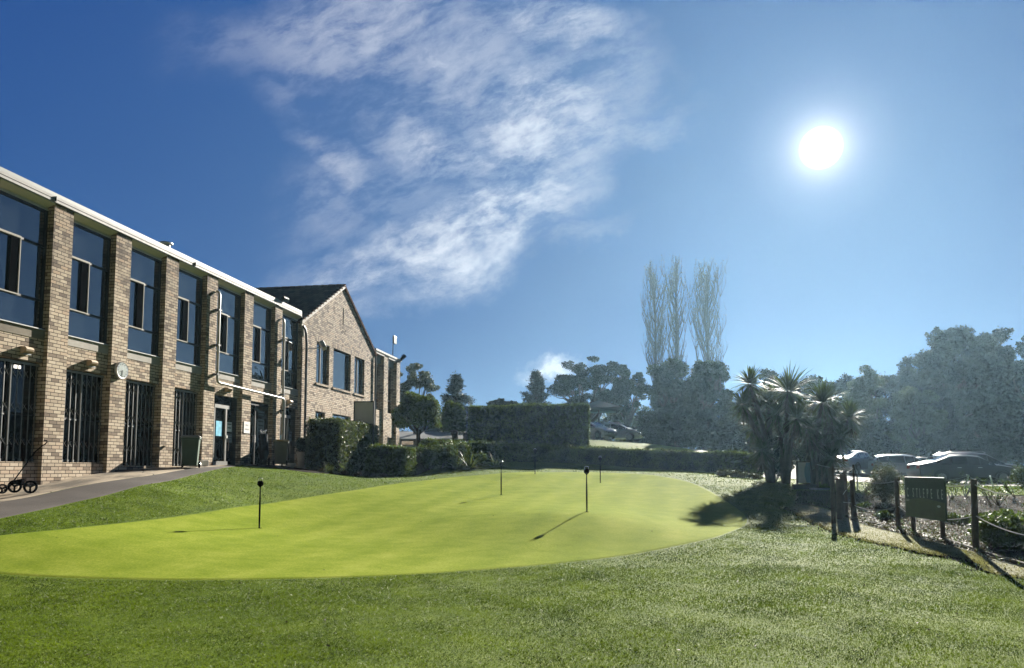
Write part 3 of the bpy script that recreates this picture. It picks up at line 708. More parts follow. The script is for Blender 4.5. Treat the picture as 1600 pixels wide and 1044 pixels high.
# ------------------------------------------------------------------ fittings on the wall
def bworld(u, y, z): q = bw(u, -y); return (float(q[0]), float(q[1]), z)
RZ = R(90) - BA
def wlamp(u, label, z=2.80):
    t = empty('wall_light', bworld(u, .11, z), RZ, label, 'wall light', 'beige wall lights over the ground floor openings')
    s = MB(); s.prism([(-.12, 0, -.07), (-.12, -.05, -.085), (-.12, -.15, -.03), (-.12, -.17, .03), (-.12, -.13, .08), (-.12, 0, .09)], (.24, 0, 0)); s.build('lamp_shade', MAT['lamp_beige'], t, bevel=.01)
    s = MB(); s.box((-.10, -.10, -.10), (.10, -.01, -.072)); s.build('lens', MAT['paper_grey'], t)
for u, l in ((-.85, 'beige wall light nearest the left edge, above the folding trolley'), (1.26, 'beige wall light above the gate left of the round clock'), (7.85, 'beige wall light above the door under the white pipe'), (12.55, 'beige wall light above the door beside the potted plant')):
    wlamp(u, l)
t = empty('wall_clock', bworld(2.26, 0, 2.74), RZ, 'round grey rimmed clock mounted on a brick pier', 'clock')
s = MB(); s.lathe([(.20, 0), (.235, -.02), (.235, -.09), (.225, -.105), (.20, -.10)], (0, 0, 0), 32, 'y'); s.build('case', MAT['clock_rim'], t, 40)
s = MB(); s.lathe([(.20, -.102), (.001, -.103)], (0, 0, 0), 32, 'y'); s.build('dial', MAT['clock_face'], t)
s = MB()
for k in range(12):
    a = k * math.pi / 6; s.tube([(.165 * math.sin(a), -.106, .165 * math.cos(a)), (.185 * math.sin(a), -.106, .185 * math.cos(a))], .005, 4)
s.tube([(0, -.108, 0), (-.09, -.108, -.03)], .007, 4); s.tube([(0, -.110, 0), (-.02, -.110, -.15)], .005, 4); s.build('hands', MAT['ink'], t)
t = empty('wall_notice', bworld(9.09, 0, 1.56), RZ, 'white notice with grey lettering on a brick pier', 'notice')
s = MB(); s.box((-.21, -.02, -.21), (.21, 0, .21)); s.build('board', MAT['paper'], t)
def text(s_, size, loc, rot, mat, parent, name='lettering', ext=.003, sx=1., align='CENTER'):
    cu = bpy.data.curves.new(name, 'FONT'); cu.body = s_; cu.size = size; cu.extrude = ext; cu.align_x = align; cu.align_y = 'CENTER'; cu.resolution_u = 3
    o = bpy.data.objects.new(name, cu); COL.objects.link(o); dg = bpy.context.evaluated_depsgraph_get(); me = bpy.data.meshes.new_from_object(o.evaluated_get(dg))
    bpy.data.objects.remove(o); ob = bpy.data.objects.new(name, me); COL.objects.link(ob); me.materials.clear(); me.materials.append(MAT[mat])
    ob.location = loc; ob.rotation_euler = rot; ob.scale = (sx, 1, 1); ob.parent = parent; return ob
text('Members', .085, (0, -.022, .07), (R(90), 0, 0), 'ink', t) if 0 else None
s = MB()
for (x0, x1, z) in ((-.10, -.02, .06), (-.01, .09, .06), (-.13, -.05, -.09), (-.04, .04, -.09), (.05, .14, -.09)):
    for k in range(3): s.box((x0, -.024, z + k * .018), (x1, -.0205, z + k * .018 + .006))
s.build('faint_printing', MAT['bin_lid_grey'], t)
def flood(name, u, z, y, arm, label, size=.3, tilt=30):
    t = empty(name, bworld(u, y, z), RZ, label, 'floodlight')
    s = MB(); s.tube([(0, 0, 0), (arm * .5, -.25, .0), (arm, -.5, .12)], .022, 6); s.build('arm', MAT['galv'], t)
    s = MB(); c_ = Vector((arm + .05, -.55, .2)); m4 = Matrix.Translation(c_) @ Matrix.Rotation(R(-tilt), 4, 'X') @ Matrix.Rotation(R(25), 4, 'Z')
    pts = [m4 @ Vector((x * size, y_ * .09, z_ * size * .9)) for x in (-.5, .5) for y_ in (-1, 1) for z_ in (-.5, .5)]
    s.add(pts, [(0, 1, 3, 2), (4, 6, 7, 5), (0, 4, 5, 1), (2, 3, 7, 6), (0, 2, 6, 4), (1, 5, 7, 3)]); s.build('lamp_head', MAT['galv'], t, bevel=.012)
flood('floodlight', 13.75, 5.25, 0, .55, 'square grey floodlight on an arm beside the dark downpipe at the gable wall', .38)
t = empty('roof_floodlight', bworld(11.35, -.02, 6.78), RZ, 'small dark floodlight on the parapet where the flat roof meets the gable roof', 'floodlight')
s = MB(); s.tube([(0, 0, 0), (.0, -.1, .12)], .02, 6); s.build('bracket', MAT['dark_frame'], t); s = MB(); s.prism([(.0, -.12, .0), (.0, -.2, .12), (.0, -.14, .2), (.0, -.04, .12)], (.42, 0, .02)); s.build('lamp_head', MAT['dark_frame'], t, bevel=.01)
t = empty('mast_floodlight', bworld(26.3, .3, 6.65), RZ, 'square grey panel light on a thin mast at the far end of the roof', 'floodlight')
s = MB(); s.tube([(0, 0, 0), (0, 0, .95)], .025, 6); s.tube([(0, 0, .7), (-.14, 0, .25), (-.35, 0, 0)], .009, 4); s.build('mast', MAT['galv'], t)
s = MB(); s.box((-.30, -.16, .92), (.22, -.06, 1.38)); s.build('panel', MAT['gutter_grey'], t, bevel=.02)
t = empty('roof_floodlight', bworld(26.75, .0, 6.62), RZ, 'dark floodlight pointing out from the far corner of the roof', 'floodlight')
s = MB(); s.tube([(0, 0, 0), (.1, -.05, .1)], .02, 6); s.build('bracket', MAT['dark_frame'], t); s = MB(); s.tube([(-.05, -.05, .03), (.25, -.2, .32)], [.09, .13], 8); s.build('lamp_head', MAT['dark_frame'], t)
t = empty('interior_lamp', bworld(-.85, .27, 2.42), RZ, 'small lit lamp seen behind the gate at the left edge', 'lamp')
m, g = newmat('lamp_lit'); em = g.node('ShaderNodeEmission'); em.inputs[0].default_value = (1, .93, .8, 1); em.inputs[1].default_value = .6; out(g, em.outputs[0]); MAT['lamp_lit'] = m
s = MB(); s.box((-.09, -.02, -.04), (.09, .02, .04)); s.build('tube', MAT['lamp_lit'], t, bevel=.015)
s = MB(); s.box((-.10, -.02, .041), (.10, .02, .07)); s.build('fitting', MAT['dark_frame'], t)
# ------------------------------------------------------------------ foliage
leafmat('leaf_dark', (.008, .014, .007), (.050, .072, .024), .12, .55, .6, .1, RI=.10)
leafmat('leaf_mid', (.018, .032, .010), (.095, .125, .036), .38, .6, RI=.15)
leafmat('leaf_far', (.010, .017, .009), (.066, .084, .036), .12, .45, .6, .1, RI=.10)
leafmat('leaf_airy', (.050, .065, .035), (.14, .15, .085), .35, .6)
leafmat('leaf_pine', (.012, .024, .014), (.040, .062, .030), .2, .6)
leafmat('leaf_hedge', (.020, .036, .009), (.14, .185, .038), .48, 1.6, .5, .15)
leafmat('leaf_hedge_big', (.035, .050, .022), (.20, .24, .12), .35, 3, .5, .3)
leafmat('leaf_palm', (.030, .050, .022), (.095, .125, .05), .38, 1.0, .55, .12)
leafmat('leaf_flax', (.045, .065, .018), (.16, .19, .06), .40, 2.0)
leafmat('leaf_bush', (.035, .060, .014), (.13, .19, .045), .42, 2.0)
leafmat('leaf_grey', (.055, .065, .040), (.16, .17, .10), .3, 2.0)
leafmat('leaf_dead', (.060, .048, .030), (.17, .135, .085), .2, 2.0)
leafmat('grass_blade', (.045, .085, .007), (.185, .275, .026), .45, 1.3, .5, .26, (1.3, 1.3, .4))
leafmat('grass_dry', (.20, .21, .10), (.56, .56, .36), .4, 2, .6, .1, (1.1, 1.1, .6))
leafmat('twig_bud', (.04, .038, .026), (.10, .095, .06), .2, 2.0)
def unit(v): return v / (np.linalg.norm(v, axis=-1, keepdims=True) + 1e-9)
def leaves(C, L, W, N=None, nb=.0, D=None):
    """rhombic leaves centred on C; N preferred normals with weight nb; D preferred long axis"""
    n = len(C); r = unit(rng.normal(size=(n, 3)))
    if N is not None: r = unit(r * (1 - nb) + N * nb)
    a = unit(rng.normal(size=(n, 3))) if D is None else unit(D)
    a = unit(a - (a * r).sum(1, keepdims=True) * r); b = np.cross(r, a)
    L = np.broadcast_to(L, (n,))[:, None] * rng.uniform(.65, 1.3, (n, 1)); W = np.broadcast_to(W, (n,))[:, None] * rng.uniform(.65, 1.3, (n, 1))
    V = np.stack([C - a * L / 2, C + b * W / 2 + r * W * .12, C + a * L / 2, C - b * W / 2 + r * W * .12], 1).reshape(-1, 3)
    return V, np.arange(4 * n).reshape(n, 4)
def join(parts):
    V = []; F = []; o = 0
    for v, f in parts: V.append(v); F.append(f + o); o += len(v)
    return np.concatenate(V), np.concatenate(F)
def blobpts(blobs, n, inner=.45):
    B = np.array(blobs); wgt = (B[:, 3] * B[:, 4] * B[:, 5]) ** (2 / 3); k = rng.choice(len(B), n, p=wgt / wgt.sum())
    d = unit(rng.normal(size=(n, 3))); rr = rng.uniform(inner ** 3, 1, (n, 1)) ** (1 / 3) * np.clip(1 + rng.normal(size=(n, 1)) * .13, .6, 1.5)
    return B[k, :3] + d * rr * B[k, 3:], d
def swords(parent_pts, dirs, L, W, sag, mats=None):
    """long strap leaves: 3 segments, drooping by sag"""
    n = len(parent_pts); dirs = unit(dirs); L = np.broadcast_to(L, (n,))[:, None] * rng.uniform(.7, 1.15, (n, 1))
    up = np.array([0, 0, 1.]); side = unit(np.cross(dirs, up) + rng.normal(size=(n, 3)) * .15)
    Vs = []; ts = (0, .35, .7, 1.0); ws = (.6, 1., .8, .05)
    for t, w_ in zip(ts, ws):
        p = parent_pts + dirs * L * t + np.array([0, 0, -1.]) * (sag * (t ** 2.2) * L) * (1 - .6 * np.abs(dirs[:, 2:3]))
        Vs += [p - side * W * w_ / 2, p + side * W * w_ / 2]
    V = np.stack(Vs, 1).reshape(-1, 3); b = np.arange(n)[:, None] * 8
    F = np.concatenate([b + np.array([[2 * i, 2 * i + 1, 2 * i + 3, 2 * i + 2]]) for i in range(3)])
    return V, F
def limb(mb, a, b, r0, r1, wob=.08, n=4, k=6):
    a, b = np.array(a, float), np.array(b, float); d = np.linalg.norm(b - a); pts = []
    for i in range(n + 1):
        t = i / n; pts.append(a + (b - a) * t + (rng.normal(size=3) * wob * d * math.sin(t * math.pi) * .5) + np.array([0, 0, -.0]))
    mb.tube(pts, [r0 + (r1 - r0) * i / n for i in range(n + 1)], k)
def tree(name, label, cat, px, Y, top, hw, bot=None, mat='leaf_far', n=16000, leaf=.28, nblob=26, trunk=.22, group=None, depth=None, shape='round', bark='bark', gap=.0, dens=.45, x=None, blobr=(.24, .38)):
    if x is None: x, _, z0 = at(px, Y)
    else: z0 = gz(x, Y)
    zt = zpix(top, Y); rx = hw * Y / FPX; zb = zpix(bot, Y) if bot else z0 + (zt - z0) * .3; zb = max(zb, z0 + .1)
    H = zt - zb; cz = (zt + zb) / 2; ry = depth or rx * .8
    nblob = int(nblob * 1.7); blobr = (blobr[0] * .66, blobr[1] * .72); dens = min(dens, .3)
    t = empty(name, (x, Y, z0 - .1), 0, label, cat, group)
    def loc(v): return v - np.array([x, Y, z0 - .1])
    blobs = []; m_ = 0
    while len(blobs) < nblob and m_ < 4000:
        m_ += 1; d = rng.uniform(-1, 1, 3)
        if shape == 'round':
            if (d ** 2).sum() > 1: continue
            if (d ** 2).sum() < .16 and nblob > 14: continue
        elif shape == 'dome':
            if d[0] ** 2 + d[1] ** 2 + max(d[2], 0) ** 2 + min(d[2], 0) ** 2 * .25 > 1: continue
        elif shape == 'cone':
            if math.hypot(d[0], d[1]) > (1 - d[2]) / 2 * .9 + .12: continue
        br = rng.uniform(*blobr) * (1 if shape != 'cone' else .7 * (1.25 - d[2] * .6))
        s_ = 1 - br * .85
        blobs.append((x + d[0] * rx * s_, Y + d[1] * ry * s_, cz + d[2] * H / 2 * s_, rx * br * rng.uniform(.9, 1.3), ry * br * rng.uniform(.9, 1.3), min(H / 2, rx) * br * rng.uniform(.75, 1.05)))
    if shape == 'cone':
        for k in range(6): f = k / 5; blobs.append((x, Y, zb + H * (.35 + .6 * f), rx * (.34 - .2 * f), ry * (.34 - .2 * f), H * .09))
    # ragged sprays pushed out of each bough
    for b in list(blobs):
        for q in range(3):
            d = unit(rng.normal(size=3)); d[2] = abs(d[2]) * .8 + .1; f = rng.uniform(.16, .34); e = rng.uniform(.85, 1.15)
            blobs.append((b[0] + d[0] * b[3] * e, b[1] + d[1] * b[4] * e, b[2] + d[2] * b[5] * e, b[3] * f, b[4] * f, b[5] * f))
    n = int(n * 2.1); leaf = leaf * .66; C, d = blobpts(blobs, n, dens); V, F = leaves(loc(C), leaf, leaf * .6, d, .25)
    npmesh('crown', V, F, MAT[mat], t)
    mb = MB(); fork = z0 + max((zb - z0) * .9, (zt - z0) * .22)
    base = (0, 0, 0); fk = (rng.uniform(-.2, .2), 0, fork - z0 + .1)
    mb.tube([base, (fk[0] * .4, .0, fk[2] * .5), fk], [trunk * 1.25, trunk, trunk * .85], 9)
    big = sorted(blobs[:nblob], key=lambda b: -b[3])[:min(14, nblob)]
    for b in big: 
        e = loc(np.array(b[:3])); limb(mb, fk, e, trunk * .5, trunk * .1, .12)
        for q in range(2): limb(mb, e * .6 + np.array(fk) * .4, e + rng.normal(size=3) * b[3] * .3, trunk * .2, trunk * .05, .1, 3, 5)
    mb.build('trunk', MAT[bark], t, 60)
    return t
# --- far trees, left to right
FT = 'trees beyond the hedges and car park'
tree('airy_tree', 'airy grey green tree rising just beyond the far end of the clubhouse', 'tree', 648, 58, 563, 36, 668, 'leaf_airy', 6500, .24, 34, .18, FT, shape='round', dens=.2, blobr=(.16, .30))
def conifer(name, label, px, Y, top, hw, bot, mat='leaf_pine', layers=13, lump=1., droop=.15, n=7000, leaf=.3, group=FT, lean=0):
    x, _, z0 = at(px, Y); zt = zpix(top, Y); rx = hw * Y / FPX; zb = max(zpix(bot, Y), z0 + .3); H = zt - zb
    t = empty(name, (x, Y, z0 - .1), 0, label, 'tree', group); mb = MB(); o = np.array([x, Y, z0 - .1])
    mb.tube([(0, 0, 0), (lean * .5, 0, (zt - z0) * .5), (lean, 0, zt - z0)], [.2, .13, .03], 8)
    Cs = []; Ds = []
    for k in range(layers):
        f = k / (layers - 1); z = zb + H * f ** .9; r = rx * (1 - f) ** .75 * rng.uniform(.6, 1.15) + .12; nb = int(6 + 5 * (1 - f))
        for j in range(nb):
            a = rng.uniform(0, 2 * math.pi); l = r * rng.uniform(.6, 1.12); e = np.array([math.cos(a) * l, math.sin(a) * l, (z - z0) + l * rng.uniform(-droop, .3)])
            s0 = np.array([lean * f, 0, z - z0]); limb(mb, s0, e, .035, .012, .03, 2, 4)
            m_ = max(int(n / layers / nb * (.5 + 1.2 * l / rx)), 6); tt = rng.uniform(.3, 1.08, (m_, 1)) ** .8
            Cs.append(s0 + (e - s0) * tt + rng.normal(size=(m_, 3)) * np.array([.12, .12, .09]) * lump * (rx / 1.6)); Ds.append(np.tile(e - s0, (m_, 1)) + rng.normal(size=(m_, 3)) * .5 * l + np.array([0, 0, .4 * l]))
    V, F = leaves(np.concatenate(Cs), leaf, leaf * .28, None, 0, np.concatenate(Ds)); npmesh('crown', V, F, MAT[mat], t); mb.build('trunk', MAT['bark'], t, 60); return t
conifer('pine_tree', 'small dark pine with upturned boughs between the clubhouse and the tall hedge', 712, 56, 587, 32, 668, layers=11, n=9500, lump=1.25, leaf=.22)
tree('low_round_tree', 'low dark tree showing just over the left end of the tall hedge', 'tree', 790, 60, 615, 30, 668, 'leaf_dark', 6000, .26, 18, .15, FT)
conifer('cypress_tree', 'spiky dark cypress beside the broad tree over the tall hedge', 838, 60, 582, 27, 665, layers=13, n=9500, lump=1.3, droop=-.3, leaf=.22)
tree('broad_tree', 'broad dark tree with sky showing through its limbs above the tall hedge', 'tree', 925, 78, 553, 72, 655, 'leaf_dark', 21000, .27, 40, .35, FT, blobr=(.14, .26))
tree('broad_tree', 'dark round tree behind the white cars, left of the bare poplars', 'tree', 982, 86, 560, 32, 665, 'leaf_dark', 13000, .27, 26, .28, FT, blobr=(.16, .28))
tree('understory_tree', 'lighter olive green small tree behind the white cars', 'tree', 985, 90, 632, 55, 698, 'leaf_mid', 7000, .26, 20, .14, FT)
tree('understory_tree', 'olive shrubby tree behind the tall hedge beside the teal shade umbrella', 'tree', 905, 88, 640, 60, 698, 'leaf_mid', 7000, .26, 20, .14, FT)
tree('dense_tree', 'dense dark tree at the foot of the left pair of bare poplars', 'tree', 1045, 62, 548, 50, 712, 'leaf_far', 24000, .28, 40, .3, FT, shape='dome')
tree('dense_tree', 'dense dark tree at the foot of the right hand bare poplar', 'tree', 1104, 60, 540, 44, 716, 'leaf_far', 24000, .28, 40, .3, FT, shape='dome')
tree('dense_tree', 'flat topped dark tree behind the cabbage trees on the left', 'tree', 1195, 66, 560, 55, 720, 'leaf_far', 22000, .30, 36, .3, FT, shape='dome')
tree('dense_tree', 'dark tree with a ragged top behind the cabbage trees on the right', 'tree', 1278, 68, 563, 48, 720, 'leaf_far', 20000, .30, 34, .3, FT, shape='dome')
tree('thin_tree', 'thin leaved greyish tree between the cabbage trees and the tall right hand tree', 'tree', 1362, 66, 560, 46, 700, 'leaf_airy', 13000, .24, 30, .2, FT, shape='dome', dens=.3)
tree('dense_tree', 'dark rounded tree above the silver car', 'tree', 1405, 72, 566, 66, 728, 'leaf_far', 20000, .3, 34, .3, FT, shape='dome')
tree('tall_tree', 'tall broad dark tree at the right, highest above the parked cars', 'tree', 1496, 70, 489, 84, 690, 'leaf_far', 34000, .36, 56, .5, FT, shape='dome', blobr=(.15, .28))
tree('tall_tree', 'tall dark tree cut by the right edge of the picture', 'tree', 1630, 70, 515, 70, 690, 'leaf_far', 20000, .36, 36, .45, FT, shape='dome', blobr=(.16, .3))
tree('dense_tree', 'dark tree whose crown fills the skyline just right of the cabbage trees', 'tree', 1325, 72, 572, 46, 720, 'leaf_far', 15000, .3, 34, .3, FT, shape='dome')
tree('tall_tree', 'tall dark tree standing against the right side of the tallest crown', 'tree', 1566, 74, 498, 58, 690, 'leaf_far', 20000, .36, 40, .45, FT, shape='dome')
tree('dense_tree', 'dark tree at the left shoulder of the tallest crown', 'tree', 1432, 74, 545, 46, 700, 'leaf_far', 15000, .3, 34, .3, FT, shape='dome')
tree('understory_tree', 'dark low shrub closing the gap behind the parked dark saloon', 'tree', 1485, 58, 668, 60, 746, 'leaf_dark', 9000, .3, 24, .15, FT, shape='dome')
tree('understory_tree', 'pale flowered low tree under the left side of the tall right hand tree', 'tree', 1440, 66, 580, 52, 735, 'leaf_airy', 15000, .26, 30, .2, FT, shape='dome')
tree('understory_tree', 'dark low tree directly behind the parked dark cars', 'tree', 1540, 64, 600, 80, 742, 'leaf_dark', 22000, .32, 36, .2, FT, shape='dome')
tree('understory_tree', 'dark low tree filling the gap behind the silver car', 'tree', 1335, 62, 640, 70, 742, 'leaf_dark', 16000, .3, 32, .2, FT, shape='dome')
tree('understory_tree', 'dark low tree behind the right end of the low hedge', 'tree', 1160, 64, 632, 70, 724, 'leaf_dark', 16000, .3, 32, .2, FT, shape='dome')
tree('understory_tree', 'dark low tree under the bare poplars', 'tree', 1060, 58, 640, 70, 712, 'leaf_dark', 16000, .3, 32, .2, FT, shape='dome')
tree('understory_tree', 'dark shrub seen under the two clipped round trees', 'tree', 690, 66, 655, 50, 700, 'leaf_dark', 6000, .26, 16, .12, FT)
tree('dense_tree', 'dark tree at the far right beyond the low bush', 'tree', 1680, 62, 600, 90, 745, 'leaf_dark', 16000, .34, 30, .3, FT, shape='dome')
for k, (xx, yy_, tp, l) in enumerate([(34, 34, 11, 'dark tree outside the right edge, nearer the lawn'), (40, 20, 9, 'dark tree outside the right edge, nearest the camera')]):
    t = tree('dense_tree', l, 'tree', 0, yy_, 735 - tp / yy_ * FPX, 4.2 / yy_ * FPX, None, 'leaf_far', 9000, .4, 26, .3, FT, shape='dome', x=xx)
# far wood closing the horizon
bl = []
for k in range(150):
    a = R(rng.uniform(-42, 50)); rr_2 = rng.uniform(104, 120); xx, yy_ = math.sin(a) * rr_2, math.cos(a) * rr_2; bl.append((xx, yy_, rng.uniform(1.5, 5.5), rng.uniform(3, 5), rng.uniform(2, 4), rng.uniform(2.2, 3.6)))
C, d = blobpts(bl, 60000, .3); V, F = leaves(C, .55, .36, d, .25); tag(npmesh('far_wood', V, F, MAT['leaf_far']), 'distant wood seen as one dark band between the nearer trunks', 'wood', kind='stuff')
# --- bare poplars
def poplar(label, px, Y, top, hw, seed, leader=1):
    global rng
    x, _, z0 = at(px, Y); H = zpix(top, Y) - z0; R_ = hw * Y / FPX
    t = empty('bare_poplar', (x, Y, z0 - .1), 0, label, 'tree', 'bare poplars'); mb = MB(); rs_ = np.random.default_rng(seed); tips = []
    mb.tube([(0, 0, 0), (rs_.normal() * .1, 0, H * .4), (rs_.normal() * .15, 0, H * .75), (0, 0, H)], [.38, .25, .12, .02], 6)
    def br(p, ang, l, r, lvl):
        out_ = np.array([math.cos(ang), math.sin(ang), 0]); pts = [p]; q = p.copy(); r = r * 1.0
        for i in range(5):
            f = i / 4; d = out_ * (.50 - .42 * f) + np.array([0, 0, 1.]) + rs_.normal(size=3) * .09; q = q + d / np.linalg.norm(d) * l / 5; pts.append(q)
        mb.tube(pts, [r * (1 - .17 * i) for i in range(6)], 3, False); tips.append(pts[-1]); tips.append(pts[-2])
        if lvl < 2:
            for j in range(6 if lvl == 0 else 4): k = rs_.integers(1, 6); br(pts[k], rs_.uniform(0, 6.28), l * rs_.uniform(.28, .5), r * .5, lvl + 1)
    nb = 52
    for i in range(nb):
        f = .30 + .64 * i / nb; h = H * f; env = R_ * math.sin(min(1, (1 - f) * 2.0 + .18) * math.pi / 2)
        br(np.array([0, 0, h]), rs_.uniform(0, 6.28), min(env * 3.3 * rs_.uniform(.55, 1.15), (H * 1.0 - h) * .72 + .8), .085, 0)
    mb.build('trunk', MAT['bark_poplar'], t)
    T = np.array(tips); C = np.repeat(T, 2, 0) + rs_.normal(size=(len(T) * 2, 3)) * .15; C = C[rs_.random(len(C)) < .12]
    V, F = leaves(C, .16, .11); npmesh('crown', V, F, MAT['twig_bud'], t)
poplar('leftmost bare poplar above the dark trees', 1026, 105, 420, 24, 1)
poplar('middle bare poplar, close beside the leftmost one', 1061, 105, 413, 19, 2)
poplar('rightmost bare poplar, standing apart from the other two', 1110, 105, 423, 29, 3)
# --- clipped round trees
def lolly(label, px, Y, cy, r_px, ry_px):
    x, _, z0 = at(px, Y); zc = zpix(cy, Y); r = r_px * Y / FPX; rz = ry_px * Y / FPX
    t = empty('clipped_round_tree', (x, Y, z0 - .1), 0, label, 'tree', 'clipped round trees'); n = 11000
    d = unit(rng.normal(size=(n, 3))); d[:, 2] = np.where(d[:, 2] < -.55, -d[:, 2], d[:, 2])
    rad = rng.uniform(.72, 1.0, (n, 1)) + .10 * np.sin(d[:, :1] * 5 + d[:, 2:] * 4) + rng.normal(size=(n, 1)) * .035
    C = d * rad * np.array([r, r, rz]) + np.array([0, 0, zc - z0 + .1]); m_ = C[:, 2] < zc - z0 + .1 - rz * .5; C[m_, 2] += rng.uniform(0, .25, m_.sum())
    V, F = leaves(C, .12, .07, d, .35); npmesh('crown', V, F, MAT['leaf_hedge'], t)
    mb = MB(); b0 = zc - z0 - rz * .75; mb.tube([(0, 0, 0), (.03, 0, b0 * .6), (0, 0, b0)], [.13, .10, .10], 8)
    for k in range(9): a = k * .7; limb(mb, (0, 0, b0), (math.cos(a) * r * .7, math.sin(a) * r * .7, b0 + rz * rng.uniform(.5, 1.2)), .06, .02, .1)
    mb.build('trunk', MAT['bark'], t, 60)
lolly('larger clipped round tree at the end of the clubhouse', 653, 37, 650, 38, 36)
lolly('smaller clipped round tree just left of the tall hedge', 708, 40, 658, 21, 31)
# --- hedges
def hedge(name, label, line, width, z1s, n, leaf, mat, z0s=None, core=.82, bumpy=.05, sideN=None, rnd=.12, cat='hedge'):
    """line: plan points of the centre; z1s: top heights; a clipped box of leaves round a dark twiggy core"""
    P = densify(line, 5); n_ = len(P); Z1 = np.interp(np.linspace(0, 1, n_), np.linspace(0, 1, len(z1s)), z1s); Z0 = gz_(P[:, 0], P[:, 1]) - .05
    if z0s is not None: Z0 = np.minimum(Z0, z0s)
    seg = np.linalg.norm(np.diff(P, axis=0), axis=1); cum = np.r_[0, np.cumsum(seg)]; Lt = cum[-1]
    T = np.gradient(P, axis=0); T = T / np.linalg.norm(T, axis=1, keepdims=True); Nn = np.c_[T[:, 1], -T[:, 0]]
    o = empty(name, (P[0, 0], P[0, 1], float(Z0[0])), 0, label, cat); O = np.array([P[0, 0], P[0, 1], Z0[0]]); hw_ = width / 2
    Hm = float((Z1 - Z0).mean()); areas = np.array([Lt * Hm, Lt * Hm, Lt * width, width * Hm, width * Hm]); kind = rng.choice(5, n, p=areas / areas.sum())
    s = rng.uniform(0, Lt, n); s = np.where(kind == 3, rng.uniform(0, .1, n), np.where(kind == 4, Lt - rng.uniform(0, .1, n), s)); w_ = rng.uniform(-hw_, hw_, n); w_ = np.where(kind == 0, hw_, np.where(kind == 1, -hw_, w_)); v = rng.uniform(0, 1, n) ** .9; v = np.where(kind == 2, 1., v)
    def I(a): return np.interp(s, cum, a)
    px_, py_, tx, ty, nx, ny, z0_, z1_ = I(P[:, 0]), I(P[:, 1]), I(T[:, 0]), I(T[:, 1]), I(Nn[:, 0]), I(Nn[:, 1]), I(Z0), I(Z1)
    und = bumpy * (np.sin(s * 2.1 + 1) + np.sin(s * 5.3) * .5 + np.sin(s * 11 + v * 7) * .35)
    depthj = -np.abs(rng.normal(size=n)) * .07 + rng.exponential(.02, n)
    # round the top edges
    er = np.clip((v - (1 - rnd / Hm)) / (rnd / Hm), 0, 1) ** 2; w2 = w_ * (1 - er * rnd / hw_ * .6) 
    zz = z0_ + (z1_ - z0_) * v + np.where(kind == 2, und + depthj + rng.exponential(.03, n) * (rng.random(n) < .18) - rnd * .8 * np.clip((np.abs(w_) - (hw_ - rnd)) / rnd, 0, 1) ** 2, 0)
    wn_ = np.sign(w_) * np.where((kind == 0) | (kind == 1), depthj + und * .6, 0)
    sx = np.where(kind == 3, -depthj - .04, np.where(kind == 4, depthj + .04, 0))
    C = np.c_[px_ + nx * (w2 + wn_) + tx * sx, py_ + ny * (w2 + wn_) + ty * sx, zz]
    Nrm = np.where((kind == 0)[:, None], np.c_[nx, ny, nx * 0], np.where((kind == 1)[:, None], -np.c_[nx, ny, nx * 0], np.where((kind == 2)[:, None], np.array([0, 0, 1.]), np.where((kind == 3)[:, None], -np.c_[tx, ty, tx * 0], np.c_[tx, ty, tx * 0]))))
    V, F = leaves(C - O, leaf, leaf * .6, Nrm, .42); npmesh('foliage', V, F, MAT[mat], o)
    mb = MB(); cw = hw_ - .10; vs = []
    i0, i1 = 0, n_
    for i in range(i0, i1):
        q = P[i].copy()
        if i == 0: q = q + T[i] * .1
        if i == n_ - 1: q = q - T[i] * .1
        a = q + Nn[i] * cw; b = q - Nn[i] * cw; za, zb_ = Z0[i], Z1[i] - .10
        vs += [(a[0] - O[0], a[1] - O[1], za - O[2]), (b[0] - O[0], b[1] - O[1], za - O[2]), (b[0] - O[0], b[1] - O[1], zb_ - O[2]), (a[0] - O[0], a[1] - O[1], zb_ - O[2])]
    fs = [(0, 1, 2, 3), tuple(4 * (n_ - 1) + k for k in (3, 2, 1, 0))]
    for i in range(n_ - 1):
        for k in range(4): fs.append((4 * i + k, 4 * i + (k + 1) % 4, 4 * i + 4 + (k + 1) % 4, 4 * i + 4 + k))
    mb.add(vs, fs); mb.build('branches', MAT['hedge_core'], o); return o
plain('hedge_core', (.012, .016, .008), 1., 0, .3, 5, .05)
# tall hedge on the bank
a = at(733, 41)[:2]; b = at(919, 41)[:2]
hedge('tall_hedge', 'tall square clipped hedge standing on the bank behind the low hedge', [a, ((a[0] + b[0]) / 2, 41.0), b], 1.5, [zpix(638, 41), zpix(634.5, 41), zpix(633, 41), zpix(634, 41)], 26000, .12, 'leaf_hedge', rnd=.22, bumpy=.035)
# long low hedge round the back of the green
ln = [(662, 733, 33.5), (700, 728.5, 34.2), (750, 727, 34.8), (850, 725, 36.2), (925, 727, 36.6), (1000, 733, 36.2), (1060, 737, 35.6), (1100, 739, 35.2), (1150, 742, 34.4), (1192, 745, 33.6)]
LP = []; 
for (px, py, Y) in ln: x, _, z = at(px, Y); LP.append((x, Y + .45))
hedge('low_hedge', 'long low clipped hedge curving round the back of the putting green', LP, .95, [zpix(q, p[1] - .3) for q, p in zip((689, 690, 692, 696, 700, 703, 705.5, 707, 708, 709), LP)], 52000, .10, 'leaf_hedge', rnd=.12, bumpy=.03)
